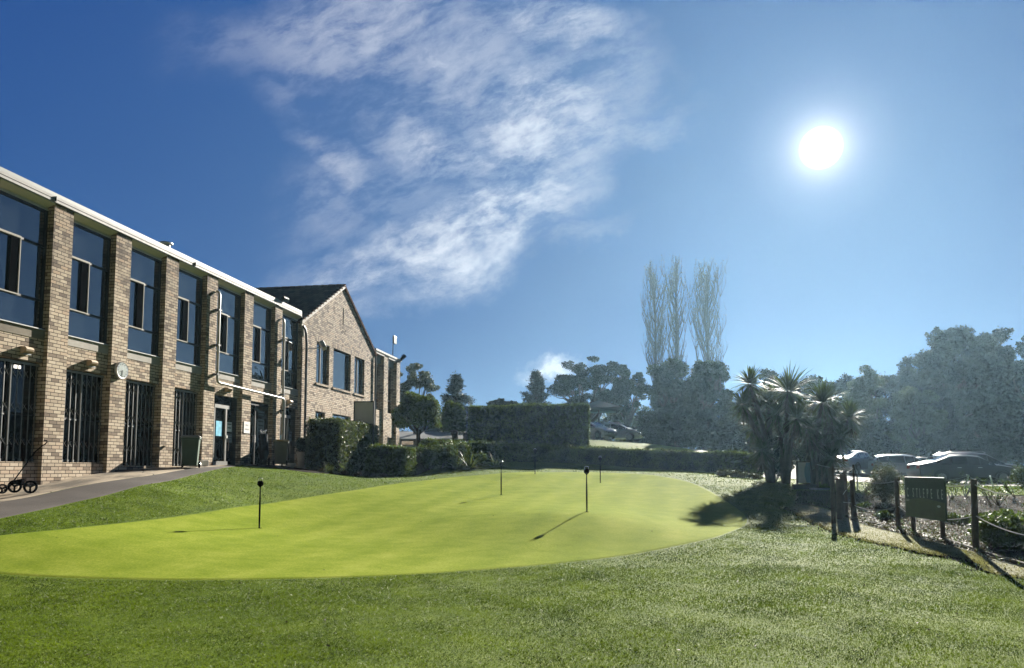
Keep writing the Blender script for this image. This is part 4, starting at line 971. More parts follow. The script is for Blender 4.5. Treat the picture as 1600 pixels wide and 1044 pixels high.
# box hedge by the gabled wall (two faces seen)
c0 = np.array(at(527, 29)[:2]); q0 = c0 - BN * .68 + BE * .1
hedge('box_hedge', 'tall box hedge with glossy variegated leaves in front of the gabled wall', [q0, q0 + BE * 2.3, q0 + BE * 4.5], 1.4, [zpix(656, 29), zpix(654.5, 29) + .02, zpix(655, 29) + .02], 22000, .09, 'leaf_hedge_big', rnd=.08, bumpy=.03)
a = np.array(at(577, 30.2)[:2]); b = np.array(at(641, 30.)[:2])
hedge('rounded_hedge', 'low dark rounded hedge at the corner of the bark bed', [a, (a + b) / 2 + (0, .05), b], 1.3, [zpix(700, 30), zpix(698, 30), zpix(701, 30)], 16000, .085, 'leaf_hedge', rnd=.3, bumpy=.03)
# --- strap leaved plants
def tuft(name, label, x, y, n, L, W, mat, spread=1.0, sag=.5, cat='plant', group=None, z=None, up=.5):
    z = gz(x, y) if z is None else z
    t = empty(name, (x, y, z - .02), 0, label, cat, group); d = rng.normal(size=(n, 3)) * np.array([spread, spread, .35]) + np.array([0, 0, up])
    d[:, 2] = np.abs(d[:, 2]); V, F = swords(rng.normal(size=(n, 3)) * np.array([.05, .05, .01]) + np.array([0, 0, .03]), d, L, W, sag); npmesh('leaf_blades', V, F, MAT[mat], t); return t
def bush(name, label, x, y, rx, rz, n, leaf, mat, cat='shrub', group=None, asp=.55, zc=.5, nb=12, stems=True, ry=None):
    z = gz(x, y); t = empty(name, (x, y, z - .03), 0, label, cat, group); ry = ry or rx
    bl = [(rng.uniform(-.55, .55) * rx, rng.uniform(-.55, .55) * ry, rz * rng.uniform(.45, 1.35), rx * rng.uniform(.3, .5), ry * rng.uniform(.3, .5), rz * rng.uniform(.35, .6)) for _ in range(nb)]
    C, d = blobpts(bl, n, .3); C[:, 2] = np.abs(C[:, 2]) + .02; V, F = leaves(C, leaf, leaf * asp, d, .3); npmesh('foliage', V, F, MAT[mat], t)
    mb = MB()
    for b in bl: limb(mb, (0, 0, 0), b[:3], .015, .005, .15, 3, 4)
    mb.build('stems', MAT['bark'], t); return t
for (px, Y, n, L, l) in [(712, 32.6, 90, .75, 'spiky strap leaved plant with a sunlit fan, leftmost of the two beside the low hedge'), (733, 32.4, 110, .7, 'spiky yellow green strap leaved plant in front of the low hedge'), (773, 33.3, 40, .6, 'small sunlit strap leaved plant alone against the dark low hedge')]:
    x, y, z = at(px, Y); tuft('strap_leaf_plant', l, x, y, n, L * 1.5, .05, 'leaf_flax', 1., .45, group='strap leaved plants by the low hedge', z=z)
for (px, Y, r, h, l) in [(670, 32.4, .75, .75, 'leafy dark shrub between the rounded hedge and the strap leaved plants'), (690, 32.8, .8, .8, 'dark leafy shrub left of the spiky plants'), (716, 33.6, .8, .65, 'dark shrub behind the spiky plants'), (745, 33.4, .5, .35, 'low dark shrub at the foot of the low hedge')]:
    x, y, z = at(px, Y); bush('leafy_shrub', l, x, y, r, h, 3600, .10, 'leaf_hedge', group='shrubs at the left end of the low hedge')
x, y, z = at(583, 28.2); tuft('grassy_tuft', 'grey green grassy tuft at the edge of the bark bed', x, y, 140, .5, .012, 'leaf_grey', 1., .4)
x, y, z = at(570, 28.0); bush('small_shrub', 'small rounded grey shrub beside the grassy tuft', x, y, .22, .16, 900, .05, 'leaf_grey')
x, y, z = at(512, 27.8); tuft('grassy_tuft', 'small upright sunlit tuft in front of the box hedge', x, y, 40, .45, .02, 'leaf_flax', .35, .2)
for k, (px, Y) in enumerate([(492, 28.2), (505, 27.7), (522, 27.9), (540, 28.3), (552, 27.9), (600, 28.8), (612, 28.6), (560, 27.5)]):
    x, y, z = at(px, Y); bush('bedding_plant', ['low dry bedding plant left end of the bark bed', 'low bedding plant under the box hedge corner', 'low bedding plant in front of the box hedge', 'brownish low plant between the box hedge and the tuft', 'low straggly plant beside the grey tuft', 'low plant under the rounded hedge', 'low plant at the right end of the bark bed', 'small plant at the lawn edge of the bark bed'][k], x, y, .25, .10, 260, .06, 'leaf_dead' if k % 2 else 'leaf_grey', group='bedding plants in the bark bed', nb=6)
# --- cabbage trees
def cordyline(label, heads, basepx, Y0, seed):
    bx, by, bz = at(basepx, Y0); t = empty('cabbage_tree', (bx, by, bz - .1), 0, label, 'tree', 'cabbage trees beside the rope fence'); mb = MB(); o = np.array([bx, by, bz - .1]); Vp = []; Vd = []
    for (px, py, r, dy) in heads:
        Y = Y0 + dy; rr = ray(px, py); p = np.array([rr[0] / rr[1] * Y, Y, rr[2] / rr[1] * Y]) - o; rad = r * Y / FPX
        m_ = np.array([p[0] * .35, p[1] * .35, p[2] * .55]); mb.tube([(0, 0, 0), m_ * .6, m_, p * .85 + m_ * .15, p], [.16, .14, .11, .09, .07], 8)
        n = 190; d = unit(rng.normal(size=(n, 3)) + np.array([0, 0, .55])); Vp.append(swords(p + d * .06, d, rad * 1.12, .055, .35))
        n = 52; d = unit(rng.normal(size=(n, 3)) * np.array([.7, .7, .3]) + np.array([0, 0, -.75])); pp = p + np.array([0, 0, -.1]) * rng.uniform(0, 5, (n, 1)); Vd.append(swords(pp, d, rad * .8, .045, .2))
        n = 38; s_ = rng.uniform(0, 1, (n, 1)); pp = m_ + (p - m_) * s_; d = unit(rng.normal(size=(n, 3)) * np.array([.5, .5, .3]) + np.array([0, 0, -1])); Vd.append(swords(pp, d, .45, .05, .1))
    V, F = join(Vp); npmesh('crown', V, F, MAT['leaf_palm'], t); V, F = join(Vd); npmesh('dead_leaf_skirt', V, F, MAT['leaf_dead'], t); mb.build('trunk', MAT['bark'], t, 60)
cordyline('left hand cabbage tree with a low head reaching over the hedge end', [(1172, 600, 30, 0), (1160, 632, 24, -.3), (1178, 668, 22, .5), (1190, 704, 24, -.6), (1200, 628, 28, .6), (1184, 640, 30, .9)], 1205, 27.5, 1)
cordyline('tallest cabbage tree, its broad head highest of the group', [(1232, 612, 46, 0), (1215, 648, 34, .5), (1245, 655, 32, -.4), (1228, 690, 34, .4)], 1228, 27.2, 2)
cordyline('cabbage tree in the middle right of the group behind the white and blue board', [(1285, 630, 38, .3), (1262, 668, 32, 0), (1300, 655, 32, .5), (1272, 695, 32, .3), (1292, 680, 30, .9)], 1266, 27.0, 3)
cordyline('right hand cabbage tree with small heads leaning to the right', [(1328, 652, 30, .2), (1312, 686, 26, -.2), (1300, 716, 22, -.5), (1318, 662, 24, .8)], 1290, 27.6, 4)
for (px, Y, r, h, l) in [(1212, 28.0, .9, 1.1, 'dark shrub among the trunks of the left cabbage trees'), (1280, 28.6, 1.0, 1.1, 'dark shrub under the right cabbage trees')]:
    x, y, z = at(px, Y); bush('leafy_shrub', l, x, y, r, h, 5200, .13, 'leaf_dark', nb=16)
for k, px in enumerate((1128, 1145, 1162, 1180)):
    x, y, z = at(px, 30.2 - k * .35); bush('low_border_plant', ['low dry border plant, leftmost below the low hedge', 'low dry border plant, second from the left below the low hedge', 'low dry border plant, third from the left below the low hedge', 'low dry border plant nearest the cabbage trees'][k], x, y, .42, .16, 1100, .07, 'leaf_grey', group='low border plants below the hedge end')
# --- plants of the rose bed
x, y, z = at(1380, 20.5); bush('feathery_shrub', 'feathery grey green shrub behind the rope fence, in front of the silver car', x, y, .52, .62, 6500, .11, 'leaf_grey', asp=.12, nb=16)
x, y, z = at(1575, 13.2); bush('leafy_bush', 'bright leafy bush inside the fence at the right edge', x, y, .62, .36, 3800, .075, 'leaf_bush', nb=16)
x, y, z = at(1640, 14.4); bush('leafy_bush', 'leafy bush half out of frame behind the bright one', x, y, .7, .45, 3600, .08, 'leaf_bush', nb=16)
x, y, z = at(1608, 25); bush('clipped_shrub', 'dark clipped shrub at the right edge level with the cars', x, y, .55, .55, 3600, .07, 'leaf_hedge', nb=14)
for k, (px, Y, r, l) in enumerate([(1440, 19.2, .3, 'small weedy plant low in the mulch, seen under the left edge of the lettered sign'), (1500, 17.0, .34, 'low green plant on the mulch between the lettered sign and the right hand post'), (1537, 15.5, .32, 'low green plant on the mulch just behind the right hand post'), (1350, 19.6, .28, 'small plant on the mulch beside the fence corner'), (1385, 18.0, .26, 'small plant on the mulch in front of the feathery shrub'), (1562, 17.5, .36, 'low plant on the mulch behind the bright leafy bush')]):
    x, y, z = at(px, Y); bush('ground_plant', l, x, y, r, .13, 620, .06, 'leaf_bush', 'plant', 'low plants in the rose bed', nb=7)
def rose(label, px, Y, h=.5):
    x, y, z = at(px, Y); t = empty('pruned_rose', (x, y, z - .02), 0, label, 'rose bush', 'pruned rose bushes in the mulched bed'); mb = MB(); tips = []
    for k in range(6):
        a = rng.uniform(0, 6.28); l = h * rng.uniform(.7, 1.1); p1 = np.array([math.cos(a) * l * .35, math.sin(a) * l * .35, l * .5]); p2 = p1 + np.array([math.cos(a) * l * .25 + rng.normal() * .05, math.sin(a) * l * .25, l * .45]); mb.tube([(0, 0, 0), p1, p2], [.011, .008, .004], 4)
        p3 = p1 + rng.normal(size=3) * .12 + np.array([0, 0, l * .35]); mb.tube([p1, p3], [.006, .003], 4); tips += [p1, p2, p3]
    mb.build('stems', MAT['bark'], t); C = np.repeat(np.array(tips), 7, 0) + rng.normal(size=(len(tips) * 7, 3)) * .05; V, F = leaves(C, .05, .035); npmesh('foliage', V, F, MAT['leaf_bush'], t)
for px, Y, l in [(1423, 21.5, 'left of the lettered sign'), (1487, 20.6, 'just right of the lettered sign'), (1508, 21.0, 'between the lettered sign and the right hand post'), (1545, 20.2, 'right of the nearest tall post'), (1560, 19.2, 'beside the leaning white stake'), (1587, 20.4, 'near the right edge of the bed'), (1345, 21.5, 'behind the fence corner'), (1310, 22.5, 'inside the narrow end of the fence'), (1455, 22.3, 'hidden partly by the top of the lettered sign')]:
    rose('pruned leafless rose bush standing ' + l, px, Y)
# litter of prunings and dry leaves on the mulch
def in_ruled(n, A, B):
    i = rng.uniform(0, len(A) - 1.001, n); k = i.astype(int); f = (i - k)[:, None]; a = A[k] * (1 - f) + A[k + 1] * f; b = B[k] * (1 - f) + B[k + 1] * f; t = rng.uniform(0, 1, (n, 1)) ** 1.6
    return a * (1 - t) + b * t
q = in_ruled(9000, Lc, Uc); z = gz_(q[:, 0], q[:, 1]) + .035 + rng.exponential(.012, len(q))
V, F = leaves(np.c_[q, z], .05, .022, np.array([[0, 0, 1.]]), .35); tag(npmesh('leaf_litter', V, F, MAT['leaf_dead']), 'dry leaf litter and prunings scattered over the dark mulch', 'leaf litter', kind='stuff')
q = in_ruled(5200, Lc, Uc); z = gz_(q[:, 0], q[:, 1]) + .04; keep = rng.random(len(q)) < .8
d = rng.normal(size=(len(q), 3)) * np.array([.7, .7, .2]) + np.array([0, 0, .5]); V, F = swords(np.c_[q, z], d, .12, .010, .4); tag(npmesh('weeds', V, F, MAT['leaf_bush']), 'thin weeds and grass coming up through the mulch', 'weeds', kind='stuff')
# --- grass blades of the rough
def blades(n, X0, X1, Y0, Y1, L, W, dens_fn=None):
    X = rng.uniform(X0, X1, n); Y = rng.uniform(Y0, Y1, n); k = (np.abs(X) < (.74 * Y + 1.2)); X, Y = X[k], Y[k]; k = ~ingreen(X, Y); return X[k], Y[k]
bedpoly = np.concatenate([L2, Uc[::-1]])
def inpoly(X, Y, P):
    ins = np.zeros(X.shape, bool); n = len(P)
    for i in range(n):
        x1, y1 = P[i]; x2, y2 = P[(i + 1) % n]; ins ^= ((y1 > Y) != (y2 > Y)) & (X < (x2 - x1) * (Y - y1) / (y2 - y1 + 1e-12) + x1)
    return ins
parts = []
for (n, Y0, Y1, L, W) in [(420000, 4.8, 8.0, .022, .0034), (400000, 8.0, 11.5, .025, .0048), (330000, 11.5, 17, .028, .0075), (210000, 17, 26, .036, .013), (110000, 26, 37, .04, .02)]:
    X, Y = blades(n, -.74 * Y1 - 1.2, .74 * Y1 + 1.2, Y0, Y1, L, W)
    wv_ = (X - B0[0]) * BN[0] + (Y - B0[1]) * BN[1]; uu = (X - B0[0]) * BE[0] + (Y - B0[1]) * BE[1]
    wlim = np.interp(uu, [p[0] for p in po] + [8.5] + [p[0] for p in bo] + [20.5, 22], [p[1] for p in po] + [.7] + [p[1] for p in bo] + [bo[-1][1], -5]); k = wv_ > wlim + .01; X, Y = X[k], Y[k]
    k = ~inpoly(X, Y, bedpoly); X, Y = X[k], Y[k]; k = ~inpoly(X, Y, np.array([(9.5, 31.4), (60, 30), (66, 62), (12, 62)])); X, Y = X[k], Y[k]
    # patchy density
    pn = np.sin(X * 2.3 + np.sin(Y * 1.7)) + np.sin(Y * 3.1 + np.sin(X * 2.9) * 1.3) + np.sin(X * 7.1 + Y * 5.3) * .6 + np.sin(X * 13 - Y * 11) * .5; k = rng.random(len(X)) < .86 + .06 * pn; X, Y, pn = X[k], Y[k], pn[k]
    n = len(X); P0_ = np.c_[X, Y, gz_(X, Y) - .003]; d = rng.normal(size=(n, 3)) * np.array([.55, .55, 0]) + np.array([0, 0, 1.]); d = unit(d); Ln = (L * rng.uniform(.5, 1.25, n) * (1 + .07 * pn))[:, None]
    side = unit(np.c_[rng.normal(size=(n, 2)), np.zeros(n)]) * W / 2; bend = np.c_[rng.normal(size=(n, 2)) * .35, -np.abs(rng.normal(size=n)) * .2] * Ln
    m_ = P0_ + d * Ln * .55; tip = P0_ + d * Ln + bend
    V = np.stack([P0_ - side, P0_ + side, m_ + side * .85, tip, m_ - side * .85], 1).reshape(-1, 3); F = np.arange(5 * n).reshape(n, 5); parts.append((V, F))
GR = join(parts)
q = in_ruled(26000, L2, Lc); z = gz_(q[:, 0], q[:, 1]); n = len(q); d = unit(rng.normal(size=(n, 3)) * np.array([.7, .7, 0]) + np.array([0, 0, .9])); Ln = (.035 * rng.uniform(.5, 1.4, n))[:, None]; P0_ = np.c_[q, z]
side = unit(np.c_[rng.normal(size=(n, 2)), np.zeros(n)]) * .0045; V = np.stack([P0_ - side, P0_ + side, P0_ + d * Ln * .6 + side * .8, P0_ + d * Ln + rng.normal(size=(n, 3)) * .008, P0_ + d * Ln * .6 - side * .8], 1).reshape(-1, 3)
tag(npmesh('dry_grass', V, np.arange(5 * n).reshape(n, 5), MAT['grass_dry']), 'straw coloured dry grass on the strip beside the rope fence', 'dry grass', kind='stuff')
# crumbs of soil along the lawn edge
i = rng.uniform(0, len(L2) - 1.01, 900); k = i.astype(int); f = (i - k)[:, None]; q = L2[k] * (1 - f) + L2[k + 1] * f + rng.normal(size=(900, 2)) * .10; z = gz_(q[:, 0], q[:, 1]) + .015
V, F = leaves(np.c_[q, z], .045, .035, np.array([[0, 0, 1.]]), .2); tag(npmesh('soil_crumbs', V, F, MAT['soil']), 'dark crumbs of soil along the cut edge of the lawn', 'soil', kind='stuff')
X = rng.uniform(-8, 12, 420); Y = rng.uniform(5.5, 17, 420); k = ~inpoly(X, Y, bedpoly) & (rng.random(420) < np.where(ingreen(X, Y), .25, 1)) & (((X - B0[0]) * BN[0] + (Y - B0[1]) * BN[1]) > 4.2); X, Y = X[k], Y[k]
V, F = leaves(np.c_[X, Y, gz_(X, Y) + np.where(ingreen(X, Y), .016, .022)], .034, .02, np.array([[0, 0, 1.]]), .6); tag(npmesh('fallen_leaves', V, F, MAT['leaf_dead']), 'small brown fallen leaves and bits scattered on the grass', 'fallen leaves', kind='stuff')
V, F = GR; tag(npmesh('grass', V, F, MAT['grass_blade']), 'dewy coarse grass blades of the rough lawn around the green', 'grass', kind='stuff')
print('grass blades', len(F))
# ------------------------------------------------------------------ practice green markers
def pin(label, px, py, h=1.0):
    x, y = hit(px, py); z = gz(x, y); t = empty('practice_green_marker', (x, y, z), 0, label, 'golf hole marker', 'short markers standing in the putting green holes')
    s = MB(); s.tube([(0, 0, -.05), (0, 0, .12), (0, 0, h * .45), (0, 0, h - .12)], [.013, .018, .020, .010], 8); s.build('rod', MAT['black'], t, 40)
    s = MB(); s.lathe([(.005, -.022), (.045, -.022), (.062, -.012), (.065, 0), (.062, .012), (.045, .022), (.005, .022)], (0, 0, h - .075), 20, 'y'); s.tube([(0, 0, h - .16), (0, 0, h - .12)], [.012, .03], 8); s.build('number_disc', MAT['black'], t, 40)
    s = MB(); s.tube([(-.042, 0, h - .04), (-.044, 0, h + .02), (-.03, 0, h + .035), (.03, 0, h + .035), (.044, 0, h + .02), (.042, 0, h - .04)], .006, 5); s.build('top_loop', MAT['galv'], t)
    s = MB(); s.lathe([(.054, .013), (.050, .014), (.050, .012)], (0, 0, 0), 20); s.lathe([(.05, -.1), (.05, .0125)], (0, 0, 0), 16); s.build('hole_cup', MAT['black'], t)
pin('black marker with a round disc top, leftmost and nearest on the green', 405, 826)
pin('black marker with a disc top standing right of the middle, second nearest', 917, 801)
pin('black marker with a disc top in the middle distance, left of centre', 783, 774)
pin('thin faint marker farthest back, near the low hedge', 836, 741)
pin('thin marker behind and just right of the second nearest one', 938, 755)

# ------------------------------------------------------------------ trolley
def wheel(parent, x, y, z, r, w=.045, ax='y', name='wheel', spokes=3):
    wt_ = empty(name, (x, y, z)); wt_.parent = parent
    s = MB(); s.lathe([(r * .72, -w / 2), (r * .93, -w / 2), (r, -w * .3), (r, w * .3), (r * .93, w / 2), (r * .72, w / 2), (r * .72, -w / 2)], (0, 0, 0), 24, ax)
    o = s.build('tyre', MAT['black'], wt_, 40)
    s = MB(); s.lathe([(.018, -w * .6), (.022, -w * .5), (.022, w * .5), (.018, w * .6)], (0, 0, 0), 10, ax)
    for k in range(spokes):
        a = k * 2 * math.pi / spokes + .5; ca_, sa = math.cos(a) * r * .74, math.sin(a) * r * .74
        s.tube([(0, 0, 0), (ca_, 0, sa)] if ax == 'y' else [(0, 0, 0), (0, ca_, sa)], [.018, .026], 5)
    s.build('rim', MAT['black_gloss'], wt_, 40); return wt_
def wheel2(parent, x, y, z, r, **k): return wheel(parent, x, y, z, r, **k)
# golf push trolley on the path: placed in the frame of the building front
tx, ty = hit(40, 772, 8, 18); tz = gz(tx, ty) + .016
t = empty('golf_trolley', (tx, ty, tz), R(12), 'black three wheeled golf push trolley parked on the path at the left edge', 'golf trolley')
sc_ = ty / FPX
def tp(px, py, dy=0):
    r = ray(px, py); Y = ty + dy; v = np.array([r[0] / r[1] * Y - tx, dy, r[2] / r[1] * Y - tz]); c, s_ = math.cos(-R(12)), math.sin(-R(12)); return (c * v[0] - s_ * v[1], s_ * v[0] + c * v[1], v[2])
for (px, py, dy, r) in [(23, 760, .05, 10.0), (47.5, 761, -.12, 10.0), (3, 768.5, -.35, 7.5)]:
    p = tp(px, py, dy); wheel2(t, p[0], p[1], max(p[2], r * sc_), r * sc_)
s = MB(); s.tube([tp(21, 752), tp(43, 722), tp(55, 706), tp(66, 696.5)], .014, 8); s.tube([tp(23, 760), tp(35, 757), tp(47.5, 761, -.1)], .012, 6); s.tube([tp(4, 768, -.3), tp(14, 762, -.1), tp(22, 753)], .012, 6); s.build('frame', MAT['black'], t, 40)
s = MB(); s.tube([tp(64, 697.5), tp(70, 694.5), tp(73.5, 691), tp(73.5, 688.5), tp(68.5, 688.6)], .013, 8); s.build('handle', MAT['black'], t, 40)
s = MB(); a, b, c, d = tp(16, 752, -.05), tp(34, 748, -.05), tp(34, 757, -.05), tp(17, 757, -.05); s.prism([a, b, c, d], (.0, .16, 0)); s.build('bag_cradle', MAT['black'], t, bevel=.01)
s = MB(); s.tube([tp(2, 716, .3), tp(8, 706, .3), tp(10, 696, .3), tp(17, 694, .3), tp(19, 700, .3), tp(14, 704, .3)], .010, 6); s.build('umbrella_holder', MAT['black'], t, 40)
# golf bag on a cart
tx2, ty2 = bw(9.35, .55); tz2 = gz(tx2, ty2) + .02; t = empty('golf_bag', (tx2, ty2, tz2), RZ + R(35), 'bulky black golf bag strapped to a cart, leaning beside the grey bin', 'golf bag')
s = MB(); s.tube([(-.02, 0, .22), (-.05, 0, .45), (.05, 0, .8), (.10, 0, 1.0), (.13, 0, 1.12)], [.13, .19, .17, .15, .16], 14); s.build('bag', MAT['black_cloth'], t, 50)
s = MB(); s.tube([(-.22, 0, .28), (-.26, 0, .5), (-.16, 0, .72)], [.07, .11, .07], 10); s.build('pocket', MAT['black_cloth'], t, 50)
s = MB()
for k in range(7): a = k * .9; s.tube([(.12 + .06 * math.cos(a), .06 * math.sin(a), 1.08), (.16 + .09 * math.cos(a), .09 * math.sin(a), 1.22 + .03 * (k % 3))], .007, 5); s.lathe([(.004, 0), (.03, .01), (.034, .03), (.02, .05), (.004, .055)], (.165 + .09 * math.cos(a), .09 * math.sin(a), 1.20 + .03 * (k % 3)), 8)
s.build('golf_clubs', MAT['chrome'], t, 50)
s = MB(); s.tube([(-.02, -.18, .14), (-.02, .18, .14)], .012, 6); s.tube([(0, 0, .14), (.22, 0, .95), (.36, 0, 1.15)], .013, 6); s.tube([(0, 0, .2), (.42, 0, .10)], .012, 6); s.build('cart_frame', MAT['dark_frame'], t)
wheel(t, -.02, -.2, .14, .14); wheel(t, -.02, .2, .14, .14); wheel(t, .42, 0, .10, .09)
# ------------------------------------------------------------------ wheelie bins
def bin_(u, w, rz, label, body, lid, sc=1.):
    p = bw(u, w); z = gz(p[0], p[1]) + .02; t = empty('wheelie_bin', (float(p[0]), float(p[1]), z), RZ + rz, label, 'wheelie bin')
    def lay(hw, hd, z, y=0): return [(-hw, -hd + y, z), (hw, -hd + y, z), (hw, hd + y, z), (-hw, hd + y, z)]
    s = MB(); L = lay(.20, .22, .06) + lay(.215, .24, .35) + lay(.245, .275, .80) + lay(.25, .28, .86) + lay(.275, .31, .87) + lay(.275, .31, .91)
    s.add(L, [(3, 2, 1, 0)] + [(4 * i + k, 4 * i + (k + 1) % 4, 4 * i + 4 + (k + 1) % 4, 4 * i + 4 + k) for i in range(5) for k in range(4)] + [(20, 21, 22, 23)]); s.build('body', MAT[body], t, bevel=.018)
    s = MB(); L = lay(.285, .32, .915) + lay(.285, .32, .945) + lay(.22, .25, .985); s.add(L, [(3, 2, 1, 0)] + [(4 * i + k, 4 * i + (k + 1) % 4, 4 * i + 4 + (k + 1) % 4, 4 * i + 4 + k) for i in range(2) for k in range(4)] + [(8, 9, 10, 11)]); s.build('lid', MAT[lid], t, bevel=.015)
    s = MB(); s.tube([(-.24, .30, .90), (-.24, .37, .93), (.24, .37, .93), (.24, .30, .90)], .016, 6); s.build('handle', MAT[body], t, 40)
    for sx in (-.24, .24): wheel(t, sx, .22, .10, .10, .05, 'x')
    return t
bin_(4.86, .55, R(-62), 'dark green wheelie bin with a grey lid in front of the folded gate', 'bin_green', 'bin_lid_grey')
bin_(10.55, .62, R(-62), 'grey brown wheelie bin with a sandy yellow lid beside the white pipe', 'bin_grey', 'bin_lid_sand')
for u, w, r, l in [(5.62, .30, .10, 'round white stone on the path beside the green bin'), (6.12, .22, .11, 'square white stone block at the foot of the brick pier')]:
    p = bw(u, w); z = gz(p[0], p[1]) + .02; s = MB()
    if 'round' in l: s.lathe([(.03, 0), (r * 1.2, .03), (r * 1.3, .08), (r, .14), (.03, .17)], (0, 0, 0), 12); o = s.build('white_stone', MAT['white_stone'], None, 50)
    else: s.box((-r, -r, 0), (r, r, .19)); o = s.build('white_stone', MAT['white_stone'], None, bevel=.02)
    o.location = (float(p[0]), float(p[1]), z); o.rotation_euler = (0, 0, .7); tag(o, l, 'stone')
p = bw(12.55, .62); z = gz(p[0], p[1]) + .02; t = empty('plant_pot', (float(p[0]), float(p[1]), z), 0, 'tall tapered stone coloured pot beside the door at the gable corner', 'plant pot')
s = MB(); s.lathe([(.18, 0), (.20, .02), (.28, .58), (.31, .60), (.31, .66), (.28, .66), (.26, .60), (.01, .59)], (0, 0, 0), 22); s.build('pot', MAT['pot'], t, 40)
C, d = blobpts([(0, 0, .95, .32, .32, .3), (.25, 0, .85, .2, .2, .2), (-.15, .1, 1.05, .2, .2, .22)], 1400, .2); V, F = leaves(C + np.array([float(p[0]), float(p[1]), z]), .11, .06, d, .3)
tp_ = empty('potted_plant', (float(p[0]), float(p[1]), z + .59), 0, 'sprawling dark leaved plant growing in the tall pot', 'plant'); V2 = V - np.array([float(p[0]), float(p[1]), z + .59]); npmesh('foliage', V2, F, MAT['leaf_dark'], tp_); mb = MB()
for k in range(7): a = k * .9; mb.tube([(0, 0, -.02), (.12 * math.cos(a), .12 * math.sin(a), .25), (.25 * math.cos(a), .25 * math.sin(a), .5)], [.012, .009, .004], 5)
mb.build('stems', MAT['bark'], tp_)
p = bw(12.1, .25); s = MB(); s.lathe([(.10, 0), (.20, .04), (.24, .14), (.22, .16), (.05, .15)], (0, 0, 0), 16); o = s.build('stone_bowl', MAT['white_stone'], None, 40); o.location = (float(p[0]), float(p[1]), gz(*p) + .02); tag(o, 'low pale stone bowl at the foot of the white pipe', 'bowl')
# sign board over the box hedge
x, y, z = at(567.5, 32.6); t = empty('framed_board', (x, y, z - .1), R(-2), 'blank grey framed board on two posts rising behind the box hedge', 'sign'); zt = zpix(627, y) - z + .1; zl = zpix(662, y) - z + .1; hw_ = 16.2 * y / FPX
s = MB(); s.box((-hw_ + .03, -.02, zl), (hw_ - .03, .02, zt - .03)); s.build('panel', MAT['board_back'], t)
s = MB(); s.box((-hw_, -.05, zt - .05), (hw_, .05, zt)); s.box((-hw_, -.05, zl - .05), (hw_, .05, zl)); s.box((-hw_, -.045, zl), (-hw_ + .05, .045, zt - .05)); s.box((hw_ - .05, -.045, zl), (hw_, .045, zt - .05)); s.build('frame', MAT['dark_frame'], t)
for sx in (-1, 1): s = MB(); s.box((sx * (hw_ - .04) - .035, -.035, 0), (sx * (hw_ - .04) + .035, .035, zl - .05)); s.build('post', MAT['dark_frame'], t)
# ------------------------------------------------------------------ rope fence
F0 = hit(1303, 821); t = empty('post_and_rope_fence', (F0[0], F0[1], gz(*F0)), 0, 'weathered timber posts strung with sagging white ropes round the rose bed', 'rope fence')
fo = np.array([F0[0], F0[1], gz(*F0)])
def post(px, py, top, w, lean=0.):
    x, y = hit(px, py); z = gz(x, y); h = zpix(top, y) - z; s = MB(); k = w / 2
    b = np.array([x, y, z]) - fo; s.tube([b + np.array([0, 0, -.15]), b + np.array([lean * .5, 0, h * .5]), b + np.array([lean, 0, h])], [k * 1.04, k, k * .97], 8); s.build('post', MAT['wood_post'], t, 50, bevel=.006); return b, h, lean
pd = {}
for key, px, py, top, w in [('a', 1277.5, 765.5, 724.5, .085), ('b', 1296.5, 760, 730, .10), ('m', 1284.5, 757, 728, .07), ('c', 1303, 819, 729.5, .115), ('d', 1313, 812, 748, .17), ('e', 1322.5, 806, 735, .10), ('e2', 1317, 808, 741, .10), ('f', 1334.5, 811, 750, .125), ('n', 1336, 800, 726, .06), ('g', 1404, 827, 747.5, .10), ('h', 1525, 862, 749, .105), ('i', 1652, 905, 752, .105), ('j', 1256, 757, 727, .09)]:
    pd[key] = post(px, py, top, w, {'f': -.02, 'h': .02}.get(key, 0))
def rope(a, b, fa, fb, sag, mat='rope', r=.008):
    A_ = pd[a][0] + np.array([pd[a][2] * fa, -.0, pd[a][1] * fa]); B_ = pd[b][0] + np.array([pd[b][2] * fb, 0, pd[b][1] * fb]); pts = []
    for k in range(15): u = k / 14; q = A_ + (B_ - A_) * u; q[2] -= sag * 4 * u * (1 - u); pts.append(q)
    s = MB(); s.tube(pts, r, 6); s.build('rope', MAT[mat], t, 40)
for key, px, py, top in (('s1', 1420.5, 831, 749), ('s2', 1481, 848, 749)):
    x, y = hit(px, py); z = gz(x, y); pd[key] = (np.array([x, y + .06, z]) - fo, zpix(top, y) - z, 0)
rope('g', 's1', .95, .93, .01); rope('s2', 'h', .90, .94, .03); rope('g', 's1', .46, .36, .0); rope('s2', 'h', .36, .49, .02)
rope('a', 'n', .97, .93, .05); rope('n', 'e', .93, .95, .02); rope('e', 'g', .93, .95, .13); rope('h', 'i', .93, .9, .12)
rope('d', 'f', .45, .42, .02); rope('f', 'g', .36, .46, .12); rope('h', 'i', .50, .42, .10); rope('n', 'd', .72, .5, .02); rope('j', 'a', .8, .85, .04)
s = MB(); k = hit(1279, 765); k2 = hit(1265, 764.5); k3 = hit(1291, 764.5)
o = MB(); z = gz(*k); o.box((-.32, -.06, 0), (.32, .06, .05)); o = o.build('white_edging_board', MAT['board_white'], None, bevel=.005); o.location = (k[0], k[1] - .08, z); tag(o, 'short white painted board lying at the foot of the fence end post', 'board')
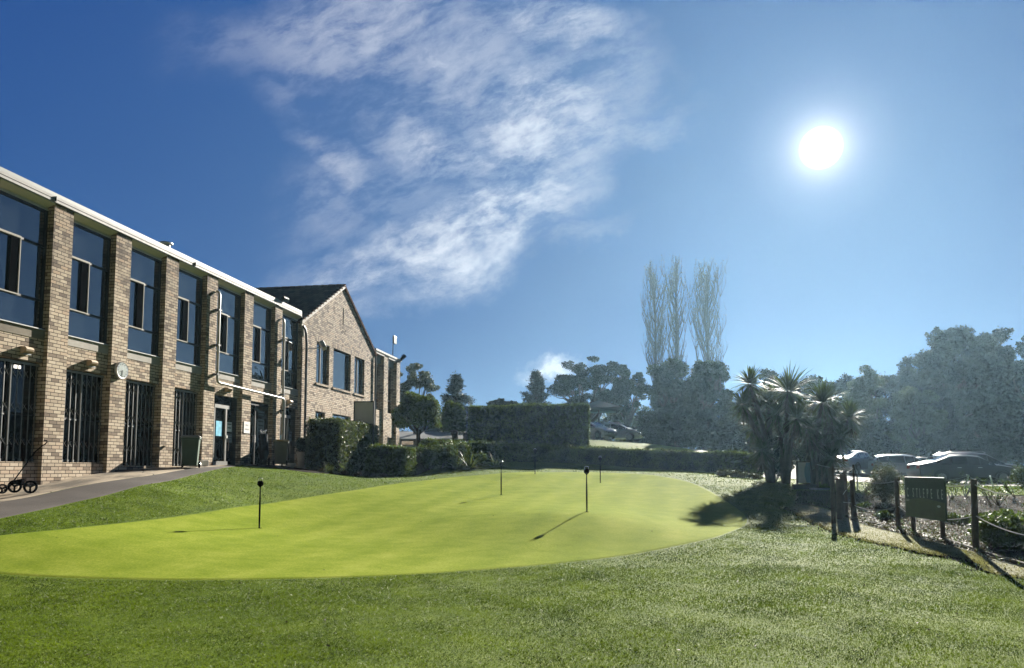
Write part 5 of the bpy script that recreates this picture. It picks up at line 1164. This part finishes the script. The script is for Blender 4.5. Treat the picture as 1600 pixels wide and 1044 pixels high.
# timber edging along the bed
ed = [hit(*p) for p in [(1482, 848), (1510, 858), (1550, 872), (1600, 887), (1680, 912)]]; ed = densify(ed, 4); s = MB(); o0 = np.array([ed[0][0], ed[0][1], gz(*ed[0])])
s.tube([np.array([p[0], p[1], gz(*p) + .035]) - o0 for p in ed], .045, 7); o = s.build('timber_edging', MAT['bark_pale'], None, 50); o.location = o0; tag(o, 'grey weathered timber edging along the rose bed at the right', 'edging')
ed = [hit(*p) for p in [(1330, 813), (1352, 817.5), (1378, 823), (1402, 829)]]; ed = densify(ed, 4); s = MB(); o0 = np.array([ed[0][0], ed[0][1], gz(*ed[0])])
s.tube([np.array([p[0], p[1], gz(*p) + .03]) - o0 for p in ed], .03, 6); o = s.build('timber_edging', MAT['bark_pale'], None, 50); o.location = o0; tag(o, 'thin timber edging between the fence corner and the lettered sign', 'edging')
# ------------------------------------------------------------------ lettered sign
pl = hit(1428, 834); pr = hit(1474, 846); PLv = np.array([pl[0], pl[1]]); PRv = np.array([pr[0], pr[1]]); dv = PRv - PLv; wS = np.linalg.norm(dv); ang = math.atan2(dv[1], dv[0]); cS = (PLv + PRv) / 2; zS = gz(*cS)
t = empty('lettered_sign', (float(cS[0]), float(cS[1]), zS), ang, 'dark green board sign lettered C STLEPE KE with its letters partly missing', 'sign')
hl = wS / 2 + .17; 
def onsign(px, py):
    r = ray(px, py); nrm = np.array([-math.sin(ang), math.cos(ang)]); k = (cS @ nrm) / (r[0] * nrm[0] + r[1] * nrm[1]); q = r * k; return (q[:2] - cS) @ np.array([math.cos(ang), math.sin(ang)]), q[2] - zS
uL, zTL = onsign(1418.5, 746); uR, zTR = onsign(1481.5, 745.5); _, zBR = onsign(1481, 816); _, zBL = onsign(1418, 805)
zT = (zTL + zTR) / 2; zB = (zBR + zBL) / 2
s = MB(); s.box((uL, -.075, zB), (uR, -.04, zT)); s.build('board', MAT['sign_green'], t, bevel=.004)
s = MB(); s.prism([(uL + .01, -.078, zB + .012), (uR - .01, -.078, zB + .012), (uR - .01, -.078, zB + (zT - zB) * .42), (uL + (uR - uL) * .45, -.078, zB + (zT - zB) * .50), (uL + .01, -.078, zB + (zT - zB) * .42)], (0, .003, 0)); s.build('olive_panel', MAT['sign_olive'], t)
for q in (pl, pr):
    uq = (np.array(q) - cS) @ np.array([math.cos(ang), math.sin(ang)]); s = MB(); s.tube([(uq, 0, -.1), (uq, 0, zT - .1)], .045, 8); s.build('post', MAT['wood_post'], t, 50)
uc = (uL + uR) / 2; W_ = uR - uL
for ch, f in zip('CSTLEPEKE', (.085, .235, .33, .415, .505, .60, .695, .85, .94)):
    text(ch, .27, (uL + W_ * f, -.078, zB + (zT - zB) * .60), (R(90), 0, 0), 'sign_letter', t, 'letter', .002, .46)
s = MB(); s.lathe([(.001, 0), (.05, 0)], (0, 0, 0), 20, 'y'); o = s.build('oval_badge', MAT['sign_letter'], t); o.location = (uL + W_ * .86, -.0815, zB + (zT - zB) * .33); o.scale = (1.5, 1, .45)
s = MB(); 
for k in range(2): s.box((uL + .05, -.081, zB + (zT - zB) * (.40 + .03 * k)), (uL + .22, -.0785, zB + (zT - zB) * (.41 + .03 * k)))
s.build('small_print', MAT['sign_letter'], t)
# white and blue board by the cabbage trees
x, y, z = at(1257, 25.2); t = empty('white_and_blue_board', (x, y, z - .05), R(-4), 'white board with a curved blue panel in front of the cabbage trees', 'sign'); pxm = y / FPX; zt = zpix(722.5, y) - z + .05; zb = zpix(755, y) - z + .05
s = MB(); s.box((-9.8 * pxm, -.02, zb), (9.8 * pxm, .02, zt)); s.build('panel', MAT['board_white'], t, bevel=.004)
s = MB(); pts = [(9.7 * pxm, zb + .01), (9.7 * pxm, zt - .01)] + [((3.4 - 3.2 * math.sin(math.pi * k / 10)) * pxm * 1.0, zt - .01 - (zt - zb - .02) * k / 10) for k in range(11)]
s.prism([(a, -.024, b) for a, b in pts], (0, .003, 0)); s.build('blue_panel', MAT['board_blue'], t)
for sx in (-1, 1): s = MB(); s.box((sx * 10.6 * pxm - .03, -.03, 0), (sx * 10.6 * pxm + .03, .03, zt + .03)); s.build('post', MAT['dark_frame'], t)
s = MB(); s.box((-17 * pxm, -.1, 0), (17 * pxm, .1, .22)); s.build('base', MAT['dark_frame'], t, bevel=.01)
# bird of paradise like yellow stake at palms skipped; leaning white stakes with a thin line
x, y, z = at(1413, 24.5); t = empty('stake_line_fence', (x, y, z), 0, 'short pale stakes with a thin line strung along the back of the rose bed', 'fence'); prev = None
for (px, top, bt, ln_) in [(1340, 742, 752, 0), (1413, 736, 750, -.03), (1507, 748, 759, .2), (1553, 749, 759.5, -.14), (1640, 750, 760, 0)]:
    xx, yy_, zz = at(px, 24.5); h = .42; s = MB(); b = np.array([xx - x, yy_ - y, zz - z]); s.tube([b, b + np.array([ln_ * .8, 0, h])], .022, 6); s.build('stake', MAT['board_white'], t); e = b + np.array([ln_ * .8, 0, h * .96])
    if prev is not None:
        s = MB(); s.tube([prev + (e - prev) * k / 8 - np.array([0, 0, .16 * 4 * (k / 8) * (1 - k / 8)]) for k in range(9)], .006, 4); s.build('line', MAT['rope_grey'], t)
    prev = e
# ------------------------------------------------------------------ cars
def car(label, px, Y, rz, paint, kind='sedan', cat='car', dz=0., group='parked cars', x=None):
    x, y, z = at(px, Y); t = empty('parked_car', (x, y, z + .02 + dz), rz, label, cat, group)
    Lh, W, H = {'sedan': (2.35, .90, 1.45), 'suv': (2.35, .94, 1.68), 'hatch': (2.1, .86, 1.5)}[kind]
    # profiles along the car: x, bottom, shoulder, roof (front is +x)
    if kind == 'sedan': pr = [(-2.35, .45, .80, .80), (-2.30, .30, .98, .98), (-1.95, .24, 1.02, 1.06), (-1.55, .22, .98, 1.16), (-.85, .22, .95, 1.42), (-.1, .22, .93, 1.455), (.45, .22, .92, 1.40), (1.15, .22, .92, 1.03), (1.35, .22, .91, .96), (1.9, .23, .82, .85), (2.2, .28, .70, .72), (2.35, .42, .58, .58)]
    elif kind == 'hatch': pr = [(-2.1, .45, .85, .85), (-2.05, .30, 1.0, 1.1), (-1.8, .24, 1.0, 1.38), (-1.2, .22, .98, 1.48), (-.2, .22, .95, 1.50), (.35, .22, .94, 1.45), (1.05, .22, .94, 1.05), (1.25, .22, .93, .99), (1.75, .23, .86, .89), (2.0, .28, .72, .74), (2.1, .42, .6, .6)]
    else: pr = [(-2.35, .50, .90, .90), (-2.28, .34, 1.06, 1.18), (-2.0, .28, 1.06, 1.52), (-1.5, .26, 1.05, 1.64), (-.4, .26, 1.03, 1.68), (.35, .26, 1.02, 1.62), (1.0, .26, 1.02, 1.22), (1.2, .26, 1.01, 1.10), (1.8, .28, .95, .99), (2.15, .32, .80, .83), (2.33, .46, .66, .66)]
    ring = []; 
    for (xx, zb, zs, zr) in pr:
        wv2 = W * (1 - .12 * (abs(xx) / Lh) ** 5); rw = W * .74 if zr - zs > .1 else W * .80
        up_ = zr - zs
        ring.append([(xx, -wv2 * .9, zb), (xx, -wv2, zb + .12), (xx, -wv2 * 1.0, zb + (zs - zb) * .62), (xx, -wv2 * .965, zs), (xx, -(wv2 * .95 - (wv2 * .95 - rw) * .9), zs + up_ * .86), (xx, -rw * .82, zr), (xx, 0, zr + .015)])
    V = []; 
    for r_ in ring: V += r_ + [(a, -b, c) for a, b, c in r_[:-1][::-1]]
    k = 13; F = [(i * k + j, i * k + (j + 1) % k, (i + 1) * k + (j + 1) % k, (i + 1) * k + j) for i in range(len(ring) - 1) for j in range(k)]; F += [tuple(range(k))[::-1], tuple((len(ring) - 1) * k + j for j in range(k))]
    s = MB(); s.add(V, F); body = s.build('body', MAT[paint], t, 30)
    # glazing panels slightly proud of the cabin
    gs = MB()
    for sd_ in (-1, 1):
        for i in range(len(pr) - 1):
            z_ = [(pr[i][3] - pr[i][2]), (pr[i + 1][3] - pr[i + 1][2])]
            if min(z_) < .09: continue
            A1, A2 = np.array(ring[i][3]), np.array(ring[i][4]); B1, B2 = np.array(ring[i + 1][3]), np.array(ring[i + 1][4])
            def lp(a, b, t_): return a + (b - a) * t_
            s0, s1 = .035, .965
            q = [lp(lp(A1, B1, s0), lp(A2, B2, s0), .07), lp(lp(A1, B1, s1), lp(A2, B2, s1), .07), lp(lp(A1, B1, s1), lp(A2, B2, s1), .93), lp(lp(A1, B1, s0), lp(A2, B2, s0), .93)]
            q = [(v[0], (v[1] - .006) * -sd_ if sd_ == 1 else v[1] - .006, v[2]) for v in q]; gs.poly(q)
    # windscreen / rear screen
    def dark_infill(i0, i1):
        for i in range(min(i0, i1), max(i0, i1)):
            A_, B_ = ring[i], ring[i + 1]; e = .02
            gs.poly([(A_[5][0], A_[5][1] * .96, A_[5][2] + e), (B_[5][0], B_[5][1] * .96, B_[5][2] + e), (B_[6][0], 0, B_[6][2] + e), (A_[6][0], 0, A_[6][2] + e)]); gs.poly([(A_[5][0], -A_[5][1] * .96, A_[5][2] + e), (B_[5][0], -B_[5][1] * .96, B_[5][2] + e), (B_[6][0], 0, B_[6][2] + e), (A_[6][0], 0, A_[6][2] + e)])
    if kind == 'sedan': dark_infill(6, 7); dark_infill(3, 4)
    elif kind == 'hatch': dark_infill(5, 6); dark_infill(1, 2)
    else: dark_infill(5, 6); dark_infill(1, 2)
    gs.build('windows', MAT['car_glass'], t)
    if kind == 'suv':
        s = MB()
        for sd_ in (-1, 1): s = MB(); s.tube([(-1.6, sd_ * .62, 1.66), (-1.4, sd_ * .62, 1.72), (.2, sd_ * .62, 1.72), (.35, sd_ * .62, 1.64)], .02, 6); s.build('roof_rail', MAT['alu'], t, 40)
    wx = (-1.4, 1.42); wr = .33 if kind != 'suv' else .36
    for xx in wx:
        for sd_ in (-1, 1): arch = MB(); arch.lathe([(wr + .05, -.012), (wr + .05, .012)], (xx, sd_ * (W * .985), wr + .01), 24, 'y'); arch.build('wheel_arch', MAT['tyre'], t)
    for xx in wx:
        for sd_ in (-1, 1):
            wt_ = empty('wheel', (xx, sd_ * (W - .06), wr)); wt_.parent = t
            s = MB(); s.lathe([(wr * .62, -.11), (wr * .95, -.11), (wr, -.07), (wr, .07), (wr * .95, .11), (wr * .62, .11)], (0, 0, 0), 22, 'y'); s.build('tyre', MAT['tyre'], wt_, 40)
            s = MB(); s.lathe([(.04, .125 * sd_), (.07, .10 * sd_), (wr * .60, .112 * sd_), (wr * .62, .118 * sd_)], (0, 0, 0), 22, 'y'); s.build('rim', MAT['rim'], wt_, 40)
    for sd_ in (-1, 1):
        i = len(pr) - 2; a_ = pr[-2]; s = MB(); s.add([(pr[-2][0] - .28, sd_ * W * .97, pr[-2][2] + .05), (pr[-1][0] - .07, sd_ * W * .80, pr[-1][2] + .06), (pr[-1][0] + .01, sd_ * W * .50, pr[-1][2] + .02), (pr[-1][0] + .005, sd_ * W * .55, pr[-1][2] - .08), (pr[-2][0] - .02, sd_ * W * .95, pr[-2][2] - .10)], [(0, 1, 2, 3, 4)]); o = s.build('headlight', MAT['headlight'], t)
        so2 = o.modifiers.new('thick', 'SOLIDIFY'); so2.thickness = .05; so2.offset = 0
        s = MB(); s.box((pr[0][0] - .01, sd_ * W * .62 - .17, pr[1][2] - .22), (pr[0][0] + .10, sd_ * W * .62 + .17, pr[1][2] - .06)); s.build('taillight', MAT['taillight'], t, bevel=.02)
        s = MB(); s.tube([(.85, sd_ * W * .93, .98), (.84, sd_ * (W + .10), 1.02)], [.03, .07], 6); s.build('wing_mirror', MAT[paint], t, 40)
        for xx in (-.55, .4): s = MB(); s.box((xx - .09, sd_ * (W + .0) - .015, .80), (xx + .09, sd_ * (W + .0) + .015, .825)); s.build('door_handle', MAT['alu'], t)
    s = MB(); s.box((pr[-1][0] - .06, -W * .45, .42), (pr[-1][0] + .012, W * .45, .56)); s.build('grille', MAT['dark_frame'], t, bevel=.01)
    return t
car('dark saloon nearest the rose bed, behind the lettered sign', 1505, 37, R(-6), 'car_dark', 'sedan')
car('dark grey estate with roof rails just beyond the dark saloon', 1522, 40.5, R(-6), 'car_grey', 'suv')
car('silver blue car behind the feathery shrub', 1412, 47, R(-4), 'car_silver', 'hatch')
car('dark car showing only its roof behind the silver blue car', 1440, 52, R(-4), 'car_grey', 'sedan')
car('pale car glinting between the cabbage trees and the silver blue car', 1335, 48, R(40), 'car_silver', 'sedan')
car('white four wheel drive on the bank right of the tall hedge', 966, 66, R(-28), 'car_white', 'suv', dz=.35)
car('white car half hidden by the right end of the tall hedge', 926, 63, R(-50), 'car_white', 'hatch', dz=.35)
car('dark blue car glimpsed under the clipped round trees', 712, 60, R(-25), 'car_dark', 'hatch')
# ------------------------------------------------------------------ teal shade umbrella and low outbuilding
x, y, z = at(936, 68); t = empty('shade_umbrella', (x, y, z), 0, 'teal pyramid shade umbrella on a dark pole above the white cars', 'umbrella'); h = zpix(625.5, 68) - z; r = 1.9; e = zpix(639, 68) - z
s = MB(); s.tube([(0, 0, 0), (0, 0, h - .05)], .07, 8); s.build('pole', MAT['dark_frame'], t)
s = MB(); c = [(-r, -r, e), (r, -r, e), (r, r, e), (-r, r, e)]; s.add(c + [(0, 0, h), (-r, -r, e - .25), (r, -r, e - .25), (r, r, e - .25), (-r, r, e - .25)], [(0, 1, 4), (1, 2, 4), (2, 3, 4), (3, 0, 4), (0, 5, 6, 1), (1, 6, 7, 2), (2, 7, 8, 3), (3, 8, 5, 0)]); o = s.build('canopy', MAT['shade_cloth'], t); q = o.modifiers.new('thick', 'SOLIDIFY'); q.thickness = .02
s = MB()
for q in c: s.tube([(0, 0, h - .1), (q[0], q[1], e - .03)], .02, 4)
s.build('ribs', MAT['dark_frame'], t)
x, y, z = at(645, 56); t = empty('low_outbuilding', (x, y, z - .1), R(4), 'low grey roofed outbuilding seen past the end of the clubhouse', 'building'); z0_ = z - .1; ze = zpix(687, 56) - z0_; zt = zpix(671, 56) - z0_
s = MB(); s.box((-2.5, 0, 0), (3.6, 4, ze)); s.build('wall', MAT['render_wall'], t)
s = MB(); s.prism([(-2.7, -.3, ze), (-2.7, -.3, ze + .06), (-2.7, 3.2, zt), (-2.7, 4.5, ze + .3), (-2.7, 4.5, ze)], (6.5, 0, 0)); s.build('roof', MAT['low_roof'], t)
s = MB(); s.box((-.9, -.02, ze * .3), (.1, .03, ze * .85)); w1 = s.build('window', MAT['dark_frame'], t); s = MB(); s.box((-.84, -.026, ze * .35), (.04, -.018, ze * .8)); s.build('pane', MAT['glass'], w1)
# ------------------------------------------------------------------ haze volume, added mostly to imitate lens glare
m = bpy.data.materials.new('glare_haze'); m.use_nodes = True; nt = m.node_tree
for n_ in list(nt.nodes): nt.nodes.remove(n_)
pv = nt.nodes.new('ShaderNodeVolumePrincipled'); pv.inputs['Color'].default_value = (.45, .74, .97, 1); pv.inputs['Density'].default_value = HAZE; pv.inputs['Anisotropy'].default_value = HAZE_G
mo = nt.nodes.new('ShaderNodeOutputMaterial'); nt.links.new(pv.outputs[0], mo.inputs['Volume'])
m.cycles.homogeneous_volume = True if hasattr(m.cycles, 'homogeneous_volume') else None
s = MB(); s.box((-420, -420, -4.5), (420, 420, 36)); hz = s.build('haze', m); tag(hz, 'thin pale haze added over the lawn and trees, mostly to imitate lens glare', 'haze', kind='stuff')
